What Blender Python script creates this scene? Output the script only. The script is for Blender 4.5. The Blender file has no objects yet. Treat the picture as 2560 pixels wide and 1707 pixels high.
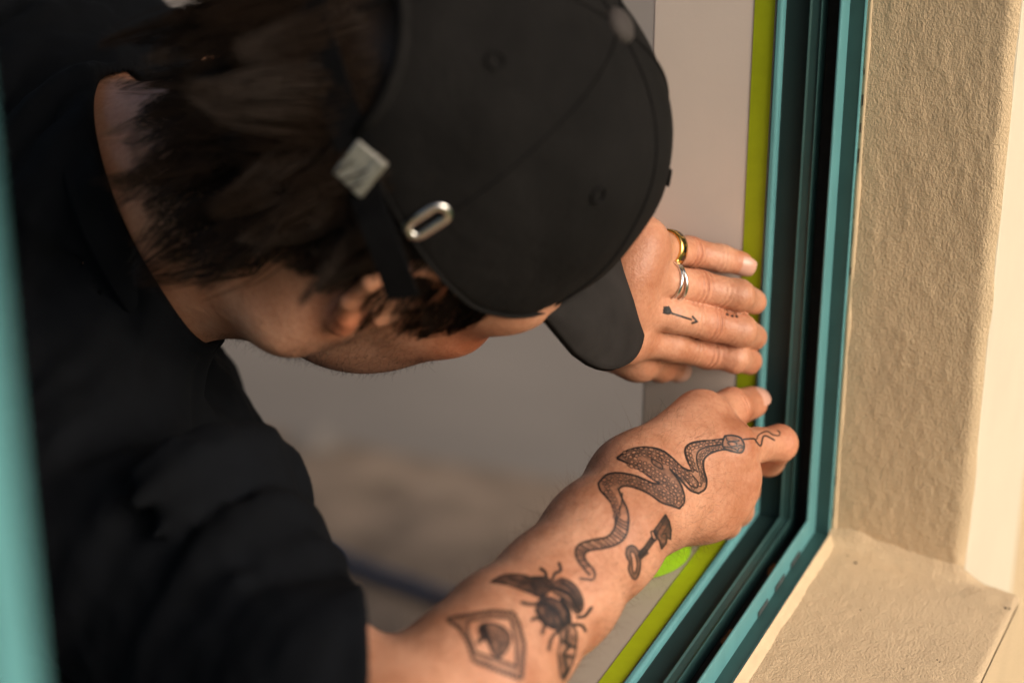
import bpy, bmesh, math, random
import numpy as np
from mathutils import Vector, Matrix

# ------------------------------------------------------------------ camera, sky, sun, exposure
scene = bpy.context.scene
R = math.radians
FPX = 5530.0                                   # focal length in pixels of a 2560 px wide picture
PITCH = math.atan((853.5 + 1740) / FPX)
YAW = math.atan(2800 * math.cos(PITCH) / FPX)
VF = np.array([math.cos(PITCH) * math.cos(YAW), math.cos(PITCH) * math.sin(YAW), -math.sin(PITCH)])
VR = np.array([math.sin(YAW), -math.cos(YAW), 0.0])
VU = np.cross(VR, VF)
CAM = -(1.20 * VF + VR * 1.20 * (2078 - 1280) / FPX - VU * 1.20 * (1341 - 853.5) / FPX)

cam_data = bpy.data.cameras.new('camera')
cam_data.sensor_width = 36.0
cam_data.lens = 36.0 * FPX / 2560
cam_data.clip_start = 0.05
cam_data.clip_end = 500
cam_data.dof.use_dof = True
cam_data.dof.focus_distance = 1.075
cam_data.dof.aperture_fstop = cam_data.lens / 22.0
cam = bpy.data.objects.new('camera', cam_data)
scene.collection.objects.link(cam)
cam.matrix_world = Matrix(((VR[0], VU[0], -VF[0], CAM[0]), (VR[1], VU[1], -VF[1], CAM[1]),
                           (VR[2], VU[2], -VF[2], CAM[2]), (0, 0, 0, 1)))
scene.camera = cam

SUN_AZ = R(-104)          # compass of the sun seen from the window, measured from +X
SUN_EL = R(27)
world = bpy.data.worlds.new('World')
scene.world = world
world.use_nodes = True
wn = world.node_tree.nodes
sky = wn.new('ShaderNodeTexSky')
sky.sky_type = 'NISHITA'
sky.sun_disc = False
sky.sun_elevation = SUN_EL
sky.sun_rotation = R(90) - SUN_AZ
sky.air_density = 0.7
sky.dust_density = 6.0
sky.ozone_density = 0.6
wn['Background'].inputs['Strength'].default_value = 0.125
world.node_tree.links.new(sky.outputs[0], wn['Background'].inputs['Color'])

sun_data = bpy.data.lights.new('sun', 'SUN')
sun_data.energy = 1.5
sun_data.angle = R(38)
sun_data.color = (1.0, 0.92, 0.80)
sun = bpy.data.objects.new('sun', sun_data)
scene.collection.objects.link(sun)
sd = Vector((math.cos(SUN_EL) * math.cos(SUN_AZ), math.cos(SUN_EL) * math.sin(SUN_AZ), math.sin(SUN_EL)))
sun.rotation_euler = sd.to_track_quat('Z', 'Y').to_euler()

scene.view_settings.view_transform = 'Standard'
scene.view_settings.look = 'None'
scene.view_settings.exposure = 0.22
scene.view_settings.gamma = 1.0
scene.render.engine = 'CYCLES'
scene.cycles.use_denoising = True
scene.cycles.max_bounces = 8
scene.cycles.diffuse_bounces = 5
scene.cycles.sample_clamp_indirect = 6.0

BODY_H, FINE, SHIRT_H = 0.0018, 2, 0.0028      # grid steps of the skin and the shirt

# ------------------------------------------------------------------ helpers
def ray(x, y):
    return VF + VR * (x - 1280) / FPX - VU * (y - 853.5) / FPX
def P(x, y, d):                    # a point d metres away, where the survey of the photograph puts it
    return CAM + d * ray(x, y)
def PX(x, y, X):
    r = ray(x, y)
    return CAM + r * ((X - CAM[0]) / r[0])
def project(p):
    v = p - CAM
    d = v @ VF
    return 1280 + FPX * (v @ VR) / d, 853.5 - FPX * (v @ VU) / d, d

def tag(o, label=None, category=None, group=None, kind=None):
    if label: o['label'] = label
    if category: o['category'] = category
    if group: o['group'] = group
    if kind: o['kind'] = kind
    return o

def link(name, me, mat=None, parent=None):
    o = bpy.data.objects.new(name, me)
    scene.collection.objects.link(o)
    if mat is not None and len(me.materials) == 0:
        me.materials.append(mat)
    if parent is not None:
        o.parent = parent
    return o

def empty(name, loc=(0, 0, 0)):
    o = bpy.data.objects.new(name, None)
    scene.collection.objects.link(o)
    o.empty_display_size = 0.05
    return o                       # kept at the origin so that parts keep world coordinates

def mesh_from(name, verts, faces, smooth=False):
    me = bpy.data.meshes.new(name)
    me.from_pydata([tuple(map(float, v)) for v in verts], [], [tuple(int(i) for i in f) for f in faces])
    if smooth:
        me.polygons.foreach_set('use_smooth', np.ones(len(me.polygons), bool))
    me.update()
    return me

def box_bm(bm, lo, hi, bevel=0.0):
    g = bmesh.ops.create_cube(bm, size=1.0)
    for v in g['verts']:
        v.co = Vector([lo[i] + (v.co[i] + 0.5) * (hi[i] - lo[i]) for i in range(3)])
    if bevel:
        es = list({e for v in g['verts'] for e in v.link_edges})
        bmesh.ops.bevel(bm, geom=es, offset=bevel, segments=2, affect='EDGES', profile=0.5)

def box(name, lo, hi, mat, parent=None, bevel=0.0):
    bm = bmesh.new()
    box_bm(bm, lo, hi, bevel)
    me = bpy.data.meshes.new(name)
    bm.to_mesh(me)
    bm.free()
    return link(name, me, mat, parent)

def grid_mesh(name, pts, smooth=True, close_u=False, close_v=False):
    pts = np.asarray(pts)
    nu, nv = pts.shape[:2]
    idx = np.arange(nu * nv).reshape(nu, nv)
    a = idx if not close_u else np.vstack([idx, idx[:1]])
    if close_v:
        a = np.hstack([a, a[:, :1]])
    f = np.stack([a[:-1, :-1], a[1:, :-1], a[1:, 1:], a[:-1, 1:]], -1).reshape(-1, 4)
    return mesh_from(name, pts.reshape(-1, 3), f, smooth)

def tube(points, radii, sides=12, caps=True):
    """verts, faces of a tube along points"""
    pts = [Vector(p) for p in points]
    n = len(pts)
    if np.isscalar(radii):
        radii = [radii] * n
    t0 = (pts[1] - pts[0]).normalized()
    ref = Vector((0, 0, 1)) if abs(t0.z) < 0.9 else Vector((1, 0, 0))
    nrm = t0.cross(ref).normalized()
    V, Fc = [], []
    for i in range(n):
        t = (pts[min(i + 1, n - 1)] - pts[max(i - 1, 0)]).normalized()
        nrm = (nrm - t * nrm.dot(t)).normalized()
        b = t.cross(nrm)
        for k in range(sides):
            a = 2 * math.pi * k / sides
            V.append(pts[i] + (nrm * math.cos(a) + b * math.sin(a)) * radii[i])
    for i in range(n - 1):
        for k in range(sides):
            k2 = (k + 1) % sides
            Fc.append((i * sides + k, i * sides + k2, (i + 1) * sides + k2, (i + 1) * sides + k))
    if caps:
        Fc.append(tuple(range(sides))[::-1])
        Fc.append(tuple((n - 1) * sides + k for k in range(sides)))
    return V, Fc

def tube_obj(name, points, radii, mat, parent=None, sides=12):
    V, Fc = tube(points, radii, sides)
    return link(name, mesh_from(name, V, Fc, True), mat, parent)

def hash3(i, j, k, seed):
    h = (i * 374761393 + j * 668265263 + k * 2147483647 + seed * 144665) & 0xFFFFFFFF
    h = ((h ^ (h >> 13)) * 1274126177) & 0xFFFFFFFF
    h = ((h ^ (h >> 16)) * 2246822519) & 0xFFFFFFFF
    return ((h ^ (h >> 15)) & 0xFFFFFF) / float(0xFFFFFF)

def vnoise(p, seed=0):
    """smooth value noise in -1..1 for points (n,3)"""
    p = np.asarray(p, float)
    f = np.floor(p).astype(np.int64)
    t = p - f
    t = t * t * t * (t * (6 * t - 15) + 10)
    r = 0
    for dx in (0, 1):
        for dy in (0, 1):
            for dz in (0, 1):
                w = (t[:, 0] if dx else 1 - t[:, 0]) * (t[:, 1] if dy else 1 - t[:, 1]) * (t[:, 2] if dz else 1 - t[:, 2])
                r = r + w * hash3(f[:, 0] + dx, f[:, 1] + dy, f[:, 2] + dz, seed)
    return 2 * r - 1

def fbm(p, octaves=3, seed=0):
    p = np.asarray(p, float)
    s, a, n = 0, 1.0, 0
    for o in range(octaves):
        s = s + a * vnoise(p * 2 ** o + 17.3 * o, seed + o)
        n += a
        a *= 0.5
    return s / n

def material(name, base, rough=0.5, spec=0.5, metallic=0.0, **kw):
    m = bpy.data.materials.new(name)
    m.use_nodes = True
    b = m.node_tree.nodes['Principled BSDF']
    b.inputs['Base Color'].default_value = (*base, 1)
    b.inputs['Roughness'].default_value = rough
    b.inputs['Specular IOR Level'].default_value = spec
    b.inputs['Metallic'].default_value = metallic
    for k, v in kw.items():
        b.inputs[k.replace('_', ' ')].default_value = v
    return m

def node(m, t, **kw):
    n = m.node_tree.nodes.new(t)
    for k, v in kw.items():
        if k in n.inputs:
            n.inputs[k].default_value = v
        else:
            setattr(n, k, v)
    return n

def vary(m, scale, amount, detail=4.0, stretch=(1, 1, 1), tint=None):
    """mottles the base colour of m with noise (dirt, uneven paint)"""
    nt = m.node_tree
    b = nt.nodes['Principled BSDF']
    c = b.inputs['Base Color'].default_value[:]
    tc = nt.nodes.new('ShaderNodeTexCoord')
    mp = nt.nodes.new('ShaderNodeMapping')
    mp.inputs['Scale'].default_value = stretch
    nz = nt.nodes.new('ShaderNodeTexNoise')
    nz.inputs['Scale'].default_value = scale
    nz.inputs['Detail'].default_value = detail
    nz.inputs['Roughness'].default_value = 0.6
    rp = nt.nodes.new('ShaderNodeValToRGB')
    lo = [max(0, x * (1 - amount)) for x in c[:3]]
    hi = [min(1, x * (1 + amount)) for x in c[:3]]
    if tint:
        lo = [l * t for l, t in zip(lo, tint)]
    rp.color_ramp.elements[0].position = 0.3
    rp.color_ramp.elements[1].position = 0.7
    rp.color_ramp.elements[0].color = (*lo, 1)
    rp.color_ramp.elements[1].color = (*hi, 1)
    L = nt.links.new
    L(tc.outputs['Object'], mp.inputs['Vector'])
    L(mp.outputs[0], nz.inputs['Vector'])
    L(nz.outputs['Fac'], rp.inputs[0])
    L(rp.outputs[0], b.inputs['Base Color'])
    return m

def add_bump(m, scale, dist, strength=1.0, detail=5.0, stretch=(1, 1, 1), rough=0.6):
    nt = m.node_tree
    b = nt.nodes['Principled BSDF']
    tc = nt.nodes.new('ShaderNodeTexCoord')
    mp = nt.nodes.new('ShaderNodeMapping')
    mp.inputs['Scale'].default_value = stretch
    nz = nt.nodes.new('ShaderNodeTexNoise')
    nz.inputs['Scale'].default_value = scale
    nz.inputs['Detail'].default_value = detail
    nz.inputs['Roughness'].default_value = rough
    bp = nt.nodes.new('ShaderNodeBump')
    bp.inputs['Distance'].default_value = dist
    bp.inputs['Strength'].default_value = strength
    L = nt.links.new
    L(tc.outputs['Object'], mp.inputs['Vector'])
    L(mp.outputs[0], nz.inputs['Vector'])
    L(nz.outputs['Fac'], bp.inputs['Height'])
    if b.inputs['Normal'].is_linked:
        L(b.inputs['Normal'].links[0].from_socket, bp.inputs['Normal'])
    L(bp.outputs[0], b.inputs['Normal'])
    return m

# ------------------------------------------------------------------ materials of the place
M_TAN = add_bump(add_bump(vary(material('tan_render', (0.575, 0.43, 0.27), 0.85, 0.25), 14, 0.06), 1500, 0.0007, 0.6, 3), 780, 0.0013, 0.65, 2.0, (1, 1, 0.7))
M_CREAM = add_bump(vary(material('cream_paint', (0.63, 0.55, 0.42), 0.7, 0.3), 20, 0.03), 300, 0.0005, 0.25)
M_TEAL = add_bump(vary(material('teal_powder_coat', (0.098, 0.268, 0.284), 0.38, 0.5), 45, 0.13, 6.0, stretch=(1, 1, 0.35)), 2500, 0.00006, 0.3)
M_TEAL_DARK = vary(material('dark_teal', (0.024, 0.068, 0.066), 0.45, 0.5), 60, 0.10)  # darker teal for the rebate, rail and mullion bead
M_TEAL_DEEP = vary(material('shadowed_channel_paint', (0.010, 0.028, 0.028), 0.6, 0.3), 60, 0.10)  # teal deepened to carry the channel's shade in its colour
M_SLOT = vary(material('slot_plug', (0.05, 0.06, 0.06), 0.7, 0.3), 200, 0.4)
M_BLACK = vary(material('black_strip', (0.008, 0.009, 0.009), 0.7, 0.3), 200, 0.4)  # black strips along the outer groove of jamb and sill
M_SEAL = add_bump(vary(material('cream_sealant', (0.60, 0.46, 0.29), 0.6, 0.3), 80, 0.06), 250, 0.0008, 0.4)
M_LIME = vary(material('lime_masking_tape', (0.34, 0.40, 0.006), 0.55, 0.35), 120, 0.06)
M_LINING = add_bump(vary(material('lining_paint', (0.73, 0.62, 0.545), 0.55, 0.35), 10, 0.04), 500, 0.0003, 0.2)
M_INNER = vary(material('inner_wall_paint', (0.60, 0.57, 0.53), 0.8, 0.3), 6, 0.04)
M_FLOOR = add_bump(vary(material('dusty_concrete', (0.215, 0.188, 0.166), 0.75, 0.3), 3.0, 0.10, 6), 60, 0.002, 0.3)
M_PAPER = vary(material('brown_floor_paper', (0.225, 0.168, 0.126), 0.85, 0.2), 14, 0.42, 6)
M_DUST = vary(material('spilled_plaster_dust', (0.26, 0.225, 0.195), 0.95, 0.1), 30, 0.2)
M_HOSE = material('blue_black_rubber', (0.009, 0.033, 0.080), 0.5, 0.4)
M_GRASS = vary(material('garden_lawn', (0.055, 0.10, 0.03), 0.9, 0.2), 8, 0.4)
M_LEAF = vary(material('dead_leaf', (0.16, 0.075, 0.03), 0.8, 0.2), 400, 0.4)
M_GLASS = material('window_glass', (1, 1, 1), 0.0, 0.5)
_b = M_GLASS.node_tree.nodes['Principled BSDF']
_b.inputs['Transmission Weight'].default_value = 1.0
_b.inputs['IOR'].default_value = 1.45

FLOOR_Z = -0.90
LEFT_END = -1.42            # far left end of the window opening
TOP = 1.05                  # head of the window opening

# ------------------------------------------------------------------ ground, room
def sheet(name, x0, x1, y0, y1, z, mat, kind='structure', parent=None):
    me = mesh_from(name, [(x0, y0, z), (x1, y0, z), (x1, y1, z), (x0, y1, z)], [(0, 1, 2, 3)])
    o = link(name, me, mat, parent)
    return tag(o, kind=kind)

sheet('ground', -200, 200, -200, 200, FLOOR_Z - 0.06, M_GRASS)
o = box('floor', (-2.6, 0.107, FLOOR_Z - 0.05), (5.6, 5.2, FLOOR_Z), M_FLOOR)
tag(o, kind='structure')
o = box('ceiling', (-2.6, 0.119, 1.95), (4.0, 3.0, 2.05), M_INNER); tag(o, kind='structure')  # unseen; its reach is set to cut skylight indoors
o = box('wall_far_end', (5.5, 0.119, FLOOR_Z), (5.6, 5.2, 1.35), M_INNER); tag(o, kind='structure')
# two unseen walls left out to let skylight in: posts carry the ceiling
for x in (-2.5, 3.8):
    o = box('ceiling_post', (x, 2.85, FLOOR_Z), (x + 0.12, 2.97, 1.95), M_INNER, None, 0.004)
    tag(o, 'square pale post at the open %s of the room' % ('near side' if x < 0 else 'far side'), 'post')

# brown paper laid on the floor, dust and a hose on it
paper = empty('floor_paper')
tag(paper, 'brown protective paper sheet spread on the floor under the hose', 'paper sheet')
def on_floor(x, y, dz=0.0):
    r = ray(x, y)
    return CAM + r * ((FLOOR_Z + dz - CAM[2]) / r[2])
c = [on_floor(620, 1075), on_floor(1700, 1265), on_floor(1700, 1700), on_floor(450, 1560)]
n = 24
g = np.zeros((n, n, 3))
for i in range(n):
    for j in range(n):
        u, v = i / (n - 1), j / (n - 1)
        g[i, j] = (c[0] * (1 - u) + c[1] * u) * (1 - v) + (c[3] * (1 - u) + c[2] * u) * v
w = fbm(g.reshape(-1, 3) * 9, 3, 5).reshape(n, n)
g[:, :, 2] = FLOOR_Z + 0.008 + 0.006 * w
link('sheet', grid_mesh('sheet', g), M_PAPER, paper)
pile = empty('plaster_dust')
tag(pile, 'small pale heap of plaster dust at the edge of brown paper', 'dust')
q = on_floor(790, 1120)
g = []
for i in range(9):
    rr = i / 8 * 0.030
    g.append([(q[0] + rr * math.cos(a) * (1.2 + 0.2 * math.sin(3 * a)), q[1] + rr * 1.3 * math.sin(a), FLOOR_Z + 0.012 + 0.006 * (1 - i / 8) ** 1.5) for a in np.linspace(0, 2 * math.pi, 20, endpoint=False)])
link('heap', grid_mesh('heap', g, close_v=True), M_DUST, pile)
rng = np.random.default_rng(4)
pts = [on_floor(380, 1290, 0.02), on_floor(600, 1330, 0.02), on_floor(790, 1372, 0.02), on_floor(960, 1440, 0.02),
       on_floor(1150, 1508, 0.02), on_floor(1350, 1570, 0.02), on_floor(1700, 1660, 0.02)]
hose = tube_obj('air_hose', pts, 0.0100, M_HOSE, sides=14)
tag(hose, 'dark blue rubber hose lying across the floor behind the forearm', 'hose')

# ------------------------------------------------------------------ the outside wall
wall = empty('house_wall')
tag(wall, 'tan textured rendered house wall with cream trim round the window', 'wall')
def mm_grid(a0, a1, b0, b1, step):
    na, nb = int((a1 - a0) / step) + 1, int((b1 - b0) / step) + 1
    return np.meshgrid(np.linspace(a0, a1, na), np.linspace(b0, b1, nb), indexing='ij')

def drips(u, v, seed):
    """height field in metres of roller-textured render: v runs along the drips"""
    q = np.stack([u.ravel() * 260, v.ravel() * 110, np.zeros(u.size)], 1)
    h = fbm(q, 2, seed)
    q2 = np.stack([u.ravel() * 520, v.ravel() * 330, np.ones(u.size)], 1)
    h2 = vnoise(q2, seed + 9)
    q3 = np.stack([u.ravel() * 60, v.ravel() * 25, np.ones(u.size)], 1)
    h3 = vnoise(q3, seed + 19)
    return (0.00034 * np.maximum(h, -0.25) + 0.00026 * np.maximum(h2, 0) + 0.0002 * h3).reshape(u.shape)

# jamb reveal (faces the opening), with a rounded outer arris
ys, zs = mm_grid(-0.073, 0.0006, -0.02, TOP, 0.0013)
h = drips(ys, zs, 3)
edge = np.clip((-0.066 - ys) / 0.007, 0, 1)
soft = np.clip((ys + 0.010) / 0.010, 0, 1)          # trowelled smooth towards the frame
wob = vnoise(np.stack([zs.ravel() * 40, np.zeros(zs.size), np.zeros(zs.size)], 1), 4).reshape(zs.shape)
g = np.stack([-h * (1 - 0.8 * soft) + 0.004 * edge ** 2.2, ys + wob * 0.0008 * edge, zs], -1)
link('jamb_reveal', grid_mesh('jamb_reveal', g[:, ::-1]), M_TAN, wall)
# sill with its sloping top, front edge and end
xs, ys = mm_grid(LEFT_END, 0.0005, -0.104, 0.0005, 0.0016)
h = drips(ys * 0.8, xs * 1.6, 33)
fr = np.clip((-0.1015 - ys) / 0.0025, 0, 1)
fillet = 0.007 * np.clip((xs + 0.011) / 0.011, 0, 1) ** 2 * np.clip((ys + 0.085) / 0.02, 0, 1)
lump = 0.0022 * np.maximum(0, vnoise(np.stack([ys.ravel() * 70, xs.ravel() * 90, 0 * xs.ravel()], 1), 77)).reshape(xs.shape) * np.clip((xs + 0.02) / 0.02, 0, 1)
z = ys * 0.105 + h * 0.9 - 0.0020 * fr ** 2 + fillet + lump
g = np.stack([xs, ys, z], -1)
link('sill_top', grid_mesh('sill_top', g), M_TAN, wall)
xs, zs = mm_grid(LEFT_END, 0.0005, -0.085, -0.0154, 0.004)
g = np.stack([xs, -0.104 + 0 * xs, zs], -1)
link('sill_front', grid_mesh('sill_front', g), M_TAN, wall)
bm = bmesh.new(); box_bm(bm, (LEFT_END, -0.1035, -0.085), (0.0, -0.0725, -0.0162))
me = bpy.data.meshes.new('sill_body'); bm.to_mesh(me); bm.free(); link('sill_body', me, M_TAN, wall)
# cream band beside the reveal, and the tan wall beyond it
box('trim_band', (0.004, -0.0736, -0.9), (0.148, -0.05, TOP + 0.06), M_CREAM, wall, 0.002)
ys, zs = mm_grid(0.148, 0.70, -0.9, 0.8, 0.004)
h = drips(ys, zs, 51)
g = np.stack([ys, -0.0690 - h * 1.5, zs], -1)
link('render_coat', grid_mesh('render_coat', g), M_TAN, wall)
box('pier', (0.0045, -0.0685, -0.95), (0.95, 0.105, 1.9), M_TAN, wall)  # unseen run of wall cut short to let sun onto the floor
box('wall_below', (-2.6, -0.071, -0.95), (0.0040, 0.105, -0.0166), M_TAN, wall)
box('lintel', (-2.6, -0.0725, TOP + 0.001), (0.0042, 0.105, 1.9), M_TAN, wall)
box('pier', (-2.6, -0.0722, -0.0164), (LEFT_END, 0.1045, TOP), M_TAN, wall)

# ------------------------------------------------------------------ window frame
frame = empty('window_frame')
tag(frame, 'teal aluminium window frame with open channel, rail and centre mullion', 'window frame')
MM = 0.001
def profile_strips(profile, mat, kind):
    """one profile run up the jamb and along the sill, mitred in the corner"""
    pj, ps = [], []
    for (u, y) in profile:
        u, y = u * MM, y * MM
        pj.append([(-u, y, u), (-u, y, TOP)])
        ps.append([(-u, y, u), (LEFT_END, y, u)])
    a = link(kind[0], grid_mesh(kind[0], np.array(pj)[:, ::-1], smooth=False), mat, frame)
    b = link(kind[1], grid_mesh(kind[1], np.array(ps), smooth=False), mat, frame)
    for o in (a, b):
        md = o.modifiers.new('bevel', 'BEVEL'); md.width = 0.0006; md.segments = 2; md.limit_method = 'ANGLE'
        md.harden_normals = False
    return a, b
profile_strips([(-1, 0.4), (2.6, 0.4), (2.6, 1.2)], M_TEAL, ('jamb_flange', 'sill_flange'))
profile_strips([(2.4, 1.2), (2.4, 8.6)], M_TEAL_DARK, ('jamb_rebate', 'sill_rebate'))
profile_strips([(2.3, 8.6), (15.8, 8.6), (15.8, 10.2), (4, 10.2)], M_TEAL, ('jamb_face', 'sill_face'))
profile_strips([(4, 10.2), (3, 10.4), (3, 19.0), (4, 19.0)], M_BLACK, ('jamb_groove', 'sill_groove'))
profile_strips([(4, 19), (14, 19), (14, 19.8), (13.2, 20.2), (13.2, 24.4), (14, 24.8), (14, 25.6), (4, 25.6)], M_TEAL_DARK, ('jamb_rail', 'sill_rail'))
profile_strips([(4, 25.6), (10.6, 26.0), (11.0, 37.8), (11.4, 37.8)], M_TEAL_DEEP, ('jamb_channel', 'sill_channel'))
profile_strips([(11.2, 37.9), (14.0, 38.3), (15.2, 39.2), (15.4, 41.6), (12, 41.8)], M_TEAL, ('jamb_inner_lip', 'sill_inner_lip'))
# centre mullion with its fixed pane, and the pane's bottom bead
mull = box('mullion', (-0.681, 0.0086, 0.0), (-0.6640, 0.046, TOP), M_TEAL, frame, 0.002)
box('mullion_bead', (-0.6638, 0.018, 0.0), (-0.6620, 0.030, TOP), M_TEAL_DARK, frame, 0.0005)
box('glass_pane', (LEFT_END, 0.0195, 0.013), (-0.680, 0.0245, TOP), M_GLASS, frame)
box('bead', (LEFT_END, 0.0105, 0.010), (-0.682, 0.0185, 0.026), M_TEAL, frame, 0.001)
# weep slots in the outer face of the sill
for (px, py) in ((1988, 1378), (1949, 1437), (1907, 1498), (1640, 1890)):
    r = ray(px, py); q = CAM + r * ((0.0086 - CAM[1]) / r[1])
    box('weep_slot', (q[0] - 0.0075, 0.0080, 0.0027), (q[0] + 0.0075, 0.0084, 0.0058), M_SLOT, frame, 0.00015)
# paint smear in the corner
# sealant where frame meets render
def bead_path(name, pts, r, mat, parent, seed):
    p = []
    for a, b in zip(pts[:-1], pts[1:]):
        a, b = np.array(a), np.array(b)
        n = max(2, int(np.linalg.norm(b - a) / 0.004))
        for i in range(n):
            p.append(a + (b - a) * i / n)
    p.append(np.array(pts[-1]))
    p = np.array(p)
    rr = r * (1 + 0.35 * vnoise(p * 55, seed))
    return tube_obj(name, p, list(rr), mat, parent, 8)
bead_path('sealant_bead', [(0.0008, -0.0010, 0.002), (0.0008, -0.0010, TOP)], 0.0016, M_SEAL, frame, 8)
# flat cream fillet along the sill
xs, t = np.meshgrid(np.linspace(LEFT_END, -0.003, 420), np.linspace(0, 1, 7), indexing='ij')
wv = vnoise(np.stack([xs.ravel() * 60, t.ravel() * 0, t.ravel() * 0], 1), 12).reshape(xs.shape)
wid = 0.0046 + 0.0004 * wv
g = np.stack([xs, -0.0002 - wid * t, 0.0024 * (1 - t) ** 2 - 0.105 * wid * t + 0.0012 * (1 - t ** 4)], -1)
link('sealant_fillet', grid_mesh('sealant_fillet', g[:, ::-1]), M_SEAL, frame)

# cracks in the sealant up the jamb, grit and chips on the sill
crng = np.random.default_rng(31)
M_CRACK = material('open_joint', (0.01, 0.009, 0.008), 0.9)
for zc, ln in ((.402, .005), (.376, .012), (.352, .004), (.262, .006), (.246, .010), (.232, .005), (.216, .014), (.198, .008), (.186, .005), (.172, .010), (.155, .006), (.012, .008), (.032, .006)):
    box('sealant_crack', (-0.00085, -0.0005 - crng.uniform(0, .0003), zc), (-0.0006, -0.0003, zc + ln * crng.uniform(.4, 1)), M_CRACK, frame)
# ------------------------------------------------------------------ inner lining boards
lin = box('jamb_lining', (-0.013, 0.0425, 0.0), (0.0042, 0.107, TOP), M_LINING, None, 0.0015)
tag(lin, 'pale painted lining board up the inner side of the opening', 'lining')
lin2 = box('sill_lining', (LEFT_END, 0.0425, -0.0164), (-0.0135, 0.107, 0.013), vary(material('shaded_window_board', (0.40, 0.335, 0.27), 0.6, 0.35), 12, 0.08), None, 0.0015)  # base colour darkened to stand for the shade of arm and wall
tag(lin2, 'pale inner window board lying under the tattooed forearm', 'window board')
rr = box('inner_wall', (0.0046, 0.1056, FLOOR_Z), (0.95, 0.1066, 1.75), M_INNER)  # cut short like the pier so sunlight gets in
tag(rr, kind='structure')
rr = box('inner_wall', (-2.5, 0.1062, FLOOR_Z), (0.0, 0.118, -0.0166), M_INNER); tag(rr, kind='structure')

# ------------------------------------------------------------------ masking tape
ts = box('tape_strip', (-0.0134, 0.0430, 0.014), (-0.01315, 0.0535, TOP), M_LIME)
tag(ts, 'lime green masking tape running up the jamb lining beside the frame', 'tape')
ts = box('tape_strip', (LEFT_END + 0.3, 0.0430, 0.01315), (-0.0140, 0.0535, 0.0134), M_LIME)
tag(ts, 'lime green masking tape laid along the inner window board', 'tape')

# roll of the same tape lying on the inner board under the wrist
roll = empty('tape_roll')
tag(roll, 'roll of lime green masking tape resting on the window board under the wrist', 'tape roll')
r = ray(1568, 1316); q = CAM + r * ((0.026 - CAM[2]) / r[2])
def ring_mesh(name, c, prof, seg=48):
    g = [[(c[0] + rad * math.cos(a), c[1] + rad * math.sin(a), c[2] + z) for (rad, z) in prof] for a in np.linspace(0, 2 * math.pi, seg, endpoint=False)]
    return grid_mesh(name, g, True, True, True)
cz = 0.0134
rc = (q[0], q[1], cz)
o = link('tape_winding', ring_mesh('tape_winding', rc, [(.0236, .0004), (.0335, .0004), (.0340, .001), (.0340, .0232), (.0335, .0238), (.0236, .0238)]), vary(material('green_tape_winding', (0.23, 0.42, 0.008), 0.5), 120, 0.08), roll)
o = link('core', ring_mesh('core', rc, [(.0212, 0), (.0233, 0), (.0233, .0242), (.0212, .0242)]), material('cardboard_core', (0.42, 0.33, 0.23), 0.85), roll)

# litter in the channel
rng = np.random.default_rng(11)
for i, (px, py, yy, zz) in enumerate(((1830, 1432, .0145, .0036), (1822, 1520, .0150, .0036), (1938, 1350, .0150, .0036), (1716, 1650, .0150, .0036))):
    r = ray(px, py); q = CAM + r * ((yy - CAM[1]) / r[1])
    a0 = rng.uniform(0, 6)
    V = []; n = 9
    for k in range(n):
        a = 2 * math.pi * k / n
        V.append((q[0] + (.007 + .002 * rng.normal() * .5) * math.cos(a), yy + .0028 * math.sin(a), zz + .001 + .0012 * math.sin(a * 2 + a0)))
    V.append((q[0], yy, zz + .0022))
    lf = link('dead_leaf', mesh_from('dead_leaf', V, [(k, (k + 1) % n, n) for k in range(n)], True), M_LEAF)
    tag(lf, ['brown dead leaf scrap in the sill channel just below the fist', 'brown dead leaf scrap in the sill channel, next nearer the camera',
             'brown dead leaf scrap in the channel corner right of the fist', 'brown dead leaf scrap in the channel at the bottom edge'][i], 'leaf', 'leaf litter in the channel')

grit = []
for (px, py, r_) in ((2137, 1424, .0014), (2118, 1408, .0007), (2150, 1535, .0006), (2344, 1640, .0008), (2350, 1644, .0006), (2516, 1502, .0012), (2526, 1503, .0010), (1963, 1552, .0007), (2260, 1668, .0006), (2200, 1480, .0005)):
    r = ray(px, py); q = CAM + r * ((-0.006 - CAM[2]) / r[2])
    q[2] = q[1] * .105 + .0004
    bm = bmesh.new(); bmesh.ops.create_icosphere(bm, subdivisions=1, radius=r_ * .6)
    for v_ in bm.verts: v_.co = Vector((v_.co.x * crng.uniform(.6, 1.4) + q[0], v_.co.y * crng.uniform(.6, 1.4) + q[1], v_.co.z * .6 + q[2]))
    me = bpy.data.meshes.new('paint_chip'); bm.to_mesh(me); bm.free()
    link('paint_chip', me, M_CRACK, wall)

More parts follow.
